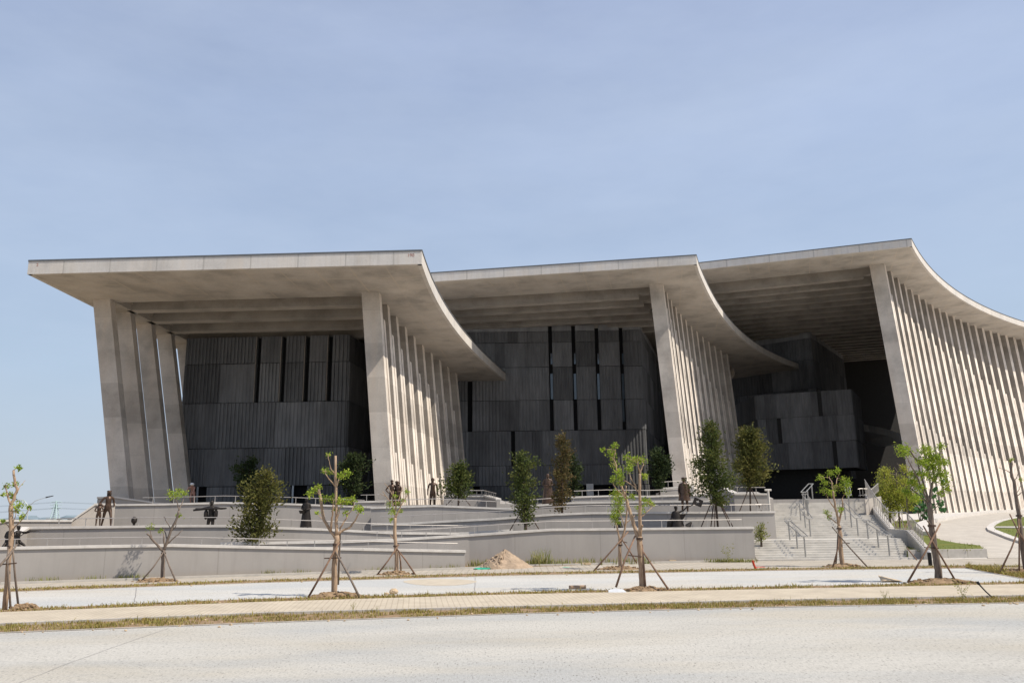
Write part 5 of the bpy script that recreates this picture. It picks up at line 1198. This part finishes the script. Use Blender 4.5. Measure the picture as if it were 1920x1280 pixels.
# ------------------------------------------------------------------ loose things on the ground
def sand_pile():
    g = gpt(946, 1066); g = (g[0], g[1]+.3); r = random.Random(3); mb = MB(); n, m = 44, 16; R = 1.25; Hh = .86
    vs = [(g[0]+.08, g[1], Hh)]; fs = []
    for i in range(1, m+1):
        f = i/m
        for k in range(n):
            a = 2*math.pi*k/n; e = 1+.12*math.sin(2*a+1)+.06*math.sin(5*a)
            rough = (math.cos(a+.5) < .25)
            z = Hh*(1-f)**1.05+(r.gauss(0, .035)+(.06*math.sin(9*a+i*1.3) if rough else .0))*(1 if rough else .25)*(1 if i < m else 0)
            if i == m: z = -.02
            vs.append((g[0]+.08*(1-f)+R*f*e*math.cos(a)+r.gauss(0, .01), g[1]+R*.8*f*e*math.sin(a), max(z, -.02)))
    for k in range(n): fs.append((0, 1+k, 1+(k+1) % n))
    for i in range(m-1):
        for k in range(n): a = 1+i*n; fs.append((a+k, a+n+k, a+n+(k+1) % n, a+(k+1) % n))
    mb.add(vs, fs)
    for _ in range(60):
        a = r.uniform(2, 4.6); f = r.uniform(.25, 1.05); s = r.uniform(.02, .07); mb.blob((g[0]+R*f*math.cos(a), g[1]+R*.8*f*math.sin(a)-.02, max(.01, Hh*(1-f))+.01), (s*1.2, s, s), 6, 4, .3, r.random())
    tag(mb.build('sand_pile', 'sand'), 'heap of brown building sand at the foot of the plaster wall', 'sand heap')
sand_pile()
def bl(u, v, sx_, sy_, sz_, name, mat, label, cat, jit=.15, seed=1, rz=0):
    g = gpt(u, v); mb = MB(); mb.blob((g[0], g[1], sz_*.8), (sx_, sy_, sz_), 12, 8, jit, seed); tag(mb.build(name, mat, smooth=False), label, cat)
bl(738, 1113, .15, .12, .1, 'rock', 'rock', 'round tan rock on the verge right of the tall left tree', 'rock', .08, 2)
bl(725, 1114, .08, .06, .04, 'rock', 'rock', 'small flat tan rock beside the round one', 'rock', .15, 5)
bl(904, 1068, .38, .12, .06, 'netting', 'net_green', 'crumpled green netting left of the sand heap', 'netting', .3, 3)
bl(1062, 1064, .22, .06, .025, 'netting', 'net_green', 'flat scrap of green netting on the pavement right of the sand heap', 'netting', .3, 4)
bl(1146, 1058.5, .16, .1, .07, 'cloth', 'cloth_blue', 'small crumpled blue cloth left of the rear leafy tree', 'cloth', .3, 6)
bl(672, 1074, .3, .1, .05, 'paper_sack', 'white_paint', 'flat white sack lying on the pavement by the left wall', 'sack', .2, 7)
bl(1425, 1064, .3, .06, .03, 'netting', 'red_paint', 'flat red strip lying at the foot of the stairs', 'scrap', .2, 8)
g = gpt(1083, 1104); mb = MB(); mb.tube([(g[0]-.29, g[1], .07), (g[0]+.29, g[1]+.05, .07)], .06, 9); tag(mb.build('log', 'bark_tan'), 'short sawn log lying on the lane', 'log')
g = gpt(1158, 1113); mb = MB(); P0 = [(-.3, -.1), (.0, -.17), (.3, -.12), (.2, .1), (-.05, .2), (-.28, .1)]
mb.prism([(g[0]+x, g[1]+y) for x, y in P0], .0, [.03, .03, .05, .13, .16, .12]); tag(mb.build('stone_slab', 'stone_slab'), 'pale broken slab propped on the verge by the two-limbed tree', 'slab')
g = gpt(1668, 1090); mb = MB()
vs = [(g[0]+x, g[1]+y, z) for x, y, z in ((-.35, -.15, .02), (0, -.2, .06), (.42, -.1, .02), (.42, .15, .03), (0, .2, .05), (-.3, .2, .2))]
mb.add(vs+[(x, y, z+.012) for x, y, z in vs], [(5, 4, 3, 2, 1, 0), (6, 7, 8, 9, 10, 11)]+[(i, (i+1) % 6, 6+(i+1) % 6, 6+i) for i in range(6)]); tag(mb.build('cardboard', 'cardboard'), 'bent sheet of cardboard on the lane left of the largest tree', 'cardboard')
for u0, u1, v, lab in ((1078, 1108, 1060, 'yellowish plank at the kerb right of the sand heap'), (1255, 1268, 1055, 'short pale plank at the kerb below the flag statue')):
    a, b = gpt(u0, v), gpt(u1, v); mb = MB(); mb.box(((a[0]+b[0])/2, (a[1]+b[1])/2, .1), (b[0]-a[0], .2, .09), .04); tag(mb.build('plank', 'cardboard'), lab, 'plank')
g = gpt(1418, 1067); t = atY(1411, 1050, g[1]+.05); mb = MB(); mb.tube([(g[0], g[1], 0), (t.x+.05, t.y, t.z*.5), t], [.05, .05, .05], 7); tag(mb.build('stake', 'red_paint'), 'short red stake leaning at the corner of the wall by the stairs', 'stake')
g = gpt(1745, 1061); root = thing('bollard_light', (g[0], g[1], 0), 'black bollard light with a white top behind the largest young tree', 'bollard')
mb = MB(); mb.tube([(g[0], g[1], 0), (g[0], g[1], .6)], .085, 12); mb.build('post', 'black_paint', root)
mb = MB(); mb.tube([(g[0], g[1], .6), (g[0], g[1], .66)], .08, 12); mb.blob((g[0], g[1], .66), (.085, .085, .03), 12, 5); mb.build('lamp_head', 'white_paint', root)
a = gpt(1866, 1122); mb = MB(); p = [atY(u, v, a[1]+d) for u, v, d in ((1866, 1123, 0), (1858, 1117, .1), (1848, 1108, .2), (1836, 1095, .3), (1832, 1090, .32))]
mb.tube(p, [.02, .02, .02, .022, .022], 7); mb.tube([p[3], p[4]], [.04, .045], 8); tag(mb.build('hose', 'black_paint'), 'black bent hose end sticking up from the verge at right', 'hose')
g = gpt(1707, 1030)
a, b = atY(1700, 1026, 41.2), atY(1719, 1049, 40.6); mb = MB(); mb.tube([a, b], .03, 6); tag(mb.build('pole', 'stake_wood'), 'thin reddish pole leaning on the planter wall beside the stairs', 'pole')
# ------------------------------------------------------------------ far left: lamp, pylon, far trees
D = 190; b = atY(52, 975, D); root = thing('street_lamp', (b.x, b.y, 0), 'double-armed street lamp far off at the left edge', 'street lamp')
f_ = atY(53, 952, D); mb = MB(); mb.tube([(f_.x, f_.y, 0), (f_.x, f_.y, f_.z)], [.16, .1], 8); mb.build('pole', 'lamp_grey', root)
for pts in ([(53, 953), (58, 945), (66, 938.5), (76, 935), (86, 932)], [(53, 953), (51, 945), (46, 939), (40, 936.5), (32, 936)]):
    mb = MB(); mb.tube([atY(u, v, D) for u, v in pts], [.1, .09, .08, .07, .06], 6); mb.build('arm', 'lamp_grey', root)
    e, s_ = atY(*pts[-1], D), (1 if pts[-1][0] > 60 else -1); mb = MB(); mb.tube([e, e+Vector((s_*1.7, 0, .35))], [.17, .1], 6); mb.build('lamp_head', 'lamp_dark', root)
D = 800; root = thing('pylon', (atY(105, 975, D).x, D, 0), 'pale green lattice power pylon on the horizon at left', 'pylon')
mb = MB(); cx, tz = atY(106, 938, D).x, atY(106, 938, D).z
for s in (-1, 1):
    for t_ in (-1, 1): mb.tube([(cx+s*3.2, D+t_*3.2, 0), (cx+s*.9, D+t_*.9, tz*.75), (cx, D, tz)], [.5, .4, .25], 4)
for k in range(9):
    z_ = tz*k/10; w_ = 3.2-2.3*min(1, z_/(tz*.75)); w2 = 3.2-2.3*min(1, (z_+tz/10)/(tz*.75))
    mb.tube([(cx-w_, D, z_), (cx+w2, D, z_+tz/10)], .25, 4); mb.tube([(cx+w_, D, z_), (cx-w2, D, z_+tz/10)], .25, 4)
mb.build('mast', 'pylon_paint', root); mb = MB()
for f in (.62, .78, .92): mb.tube([(cx-6, D, tz*f), (cx, D, tz*f+.8), (cx+6, D, tz*f)], [.2, .4, .2], 4)
mb.build('cross_arm', 'pylon_paint', root)
mb = MB()
for f in (.62, .92):
    for s in (-6, 6):
        mb.tube([(cx+s-330+66*k+ (0), D+40*abs(k-5)/5, tz*f-4*(1-((k-5)/5)**2)*0-6*abs(math.sin(k*math.pi/5))) for k in range(11)], .1, 3)
tag(mb.build('power_line', 'far_haze'), 'thin power lines crossing the sky by the pylon', 'cables')
mb = MB(); r = random.Random(2); x = -900
while x < 900:
    w_ = r.uniform(6, 30); h_ = r.uniform(2.8, 6) if r.random() < .85 else r.uniform(5, 8)
    mb.blob((x, 1000+r.uniform(-40, 40), 0), (w_, 12, h_), 9, 6, .15, r.random()); x += w_*1.1
stuff(mb, 'far_treeline', 'far_haze', 'hazy far line of trees on the horizon at left', 'trees')
# ------------------------------------------------------------------ sky, sun, camera
SUN = Vector((.575, -.235, .785)).normalized()
EL = math.asin(SUN.z); AZ = math.atan2(SUN.x, SUN.y)
w = bpy.data.worlds.new('World'); C.scene.world = w; w.use_nodes = True
nt = w.node_tree; nt.nodes.clear()
out = N(nt, 'ShaderNodeOutputWorld'); bg = N(nt, 'ShaderNodeBackground'); L(nt, bg.outputs[0], out.inputs[0])
sk = N(nt, 'ShaderNodeTexSky', sky_type='NISHITA'); sk.sun_disc = False
sk.sun_elevation = EL; sk.sun_rotation = AZ; sk.air_density = 1.0; sk.dust_density = 1.6; sk.ozone_density = 1.6
tc = N(nt, 'ShaderNodeTexCoord')
mp = N(nt, 'ShaderNodeMapping'); mp.inputs['Scale'].default_value = (.7, 1.0, 2.6); mp.inputs['Rotation'].default_value = (0, .25, 0); L(nt, tc.outputs['Generated'], mp.inputs[0])
n1 = noise(nt, mp.outputs[0], 1.6, 6, .55)
cl = ramp(nt, n1, [(.35, .62), (.7, .95)])
SKS = 0.105
sxyz = N(nt, 'ShaderNodeSeparateXYZ'); L(nt, tc.outputs['Generated'], sxyz.inputs[0])
hz = ramp(nt, sxyz.outputs[2], [(0.0, (.56/SKS, .63/SKS, .71/SKS)), (.16, (.50/SKS, .625/SKS, .79/SKS)), (.35, (.485/SKS, .60/SKS, .81/SKS)), (.75, (.435/SKS, .515/SKS, .765/SKS))])
hzf = math_(nt, 'MAXIMUM', cl, ramp(nt, sxyz.outputs[2], [(0, .95), (.12, .8), (.35, .62)]))
haze = mix(nt, hzf, sk.outputs[0], hz)
mp2 = N(nt, 'ShaderNodeMapping'); mp2.inputs['Scale'].default_value = (.9, 1.0, 2.6); mp2.inputs['Rotation'].default_value = (.1, .42, .2); L(nt, tc.outputs['Generated'], mp2.inputs[0])
wsp = ramp(nt, noise(nt, mp2.outputs[0], 2.6, 7, .62), [(.42, 0), (.75, .3)])
haze = mix(nt, wsp, haze, (.60/SKS, .69/SKS, .84/SKS))
L(nt, haze, bg.inputs[0]); bg.inputs[1].default_value = SKS
sd = bpy.data.lights.new('sun', 'SUN'); sd.energy = 5.0; sd.angle = math.radians(.53); sd.color = (1, .925, .81)
so = bpy.data.objects.new('sun', sd); col.objects.link(so); so.location = (40, -40, 80); so.rotation_euler = SUN.to_track_quat('Z', 'Y').to_euler()
cd_ = bpy.data.cameras.new('camera'); co = bpy.data.objects.new('camera', cd_); col.objects.link(co)
cd_.sensor_width = 36; cd_.lens = 36*FPX/1920; cd_.clip_start = .1; cd_.clip_end = 6000
fw = Vector((0, CP, SP)); up0 = Vector((0, -SP, CP)); r0_ = Vector((1, 0, 0))
rx = r0_*CR-up0*SR; uy = r0_*SR+up0*CR
mw = Matrix((rx, uy, -fw)).transposed().to_4x4(); mw.translation = (0, 0, EYE); co.matrix_world = mw
C.scene.camera = co
vs = C.scene.view_settings; vs.view_transform = 'Standard'; vs.look = 'None'; vs.exposure = 0; vs.gamma = 1
C.scene.cycles.max_bounces = 6
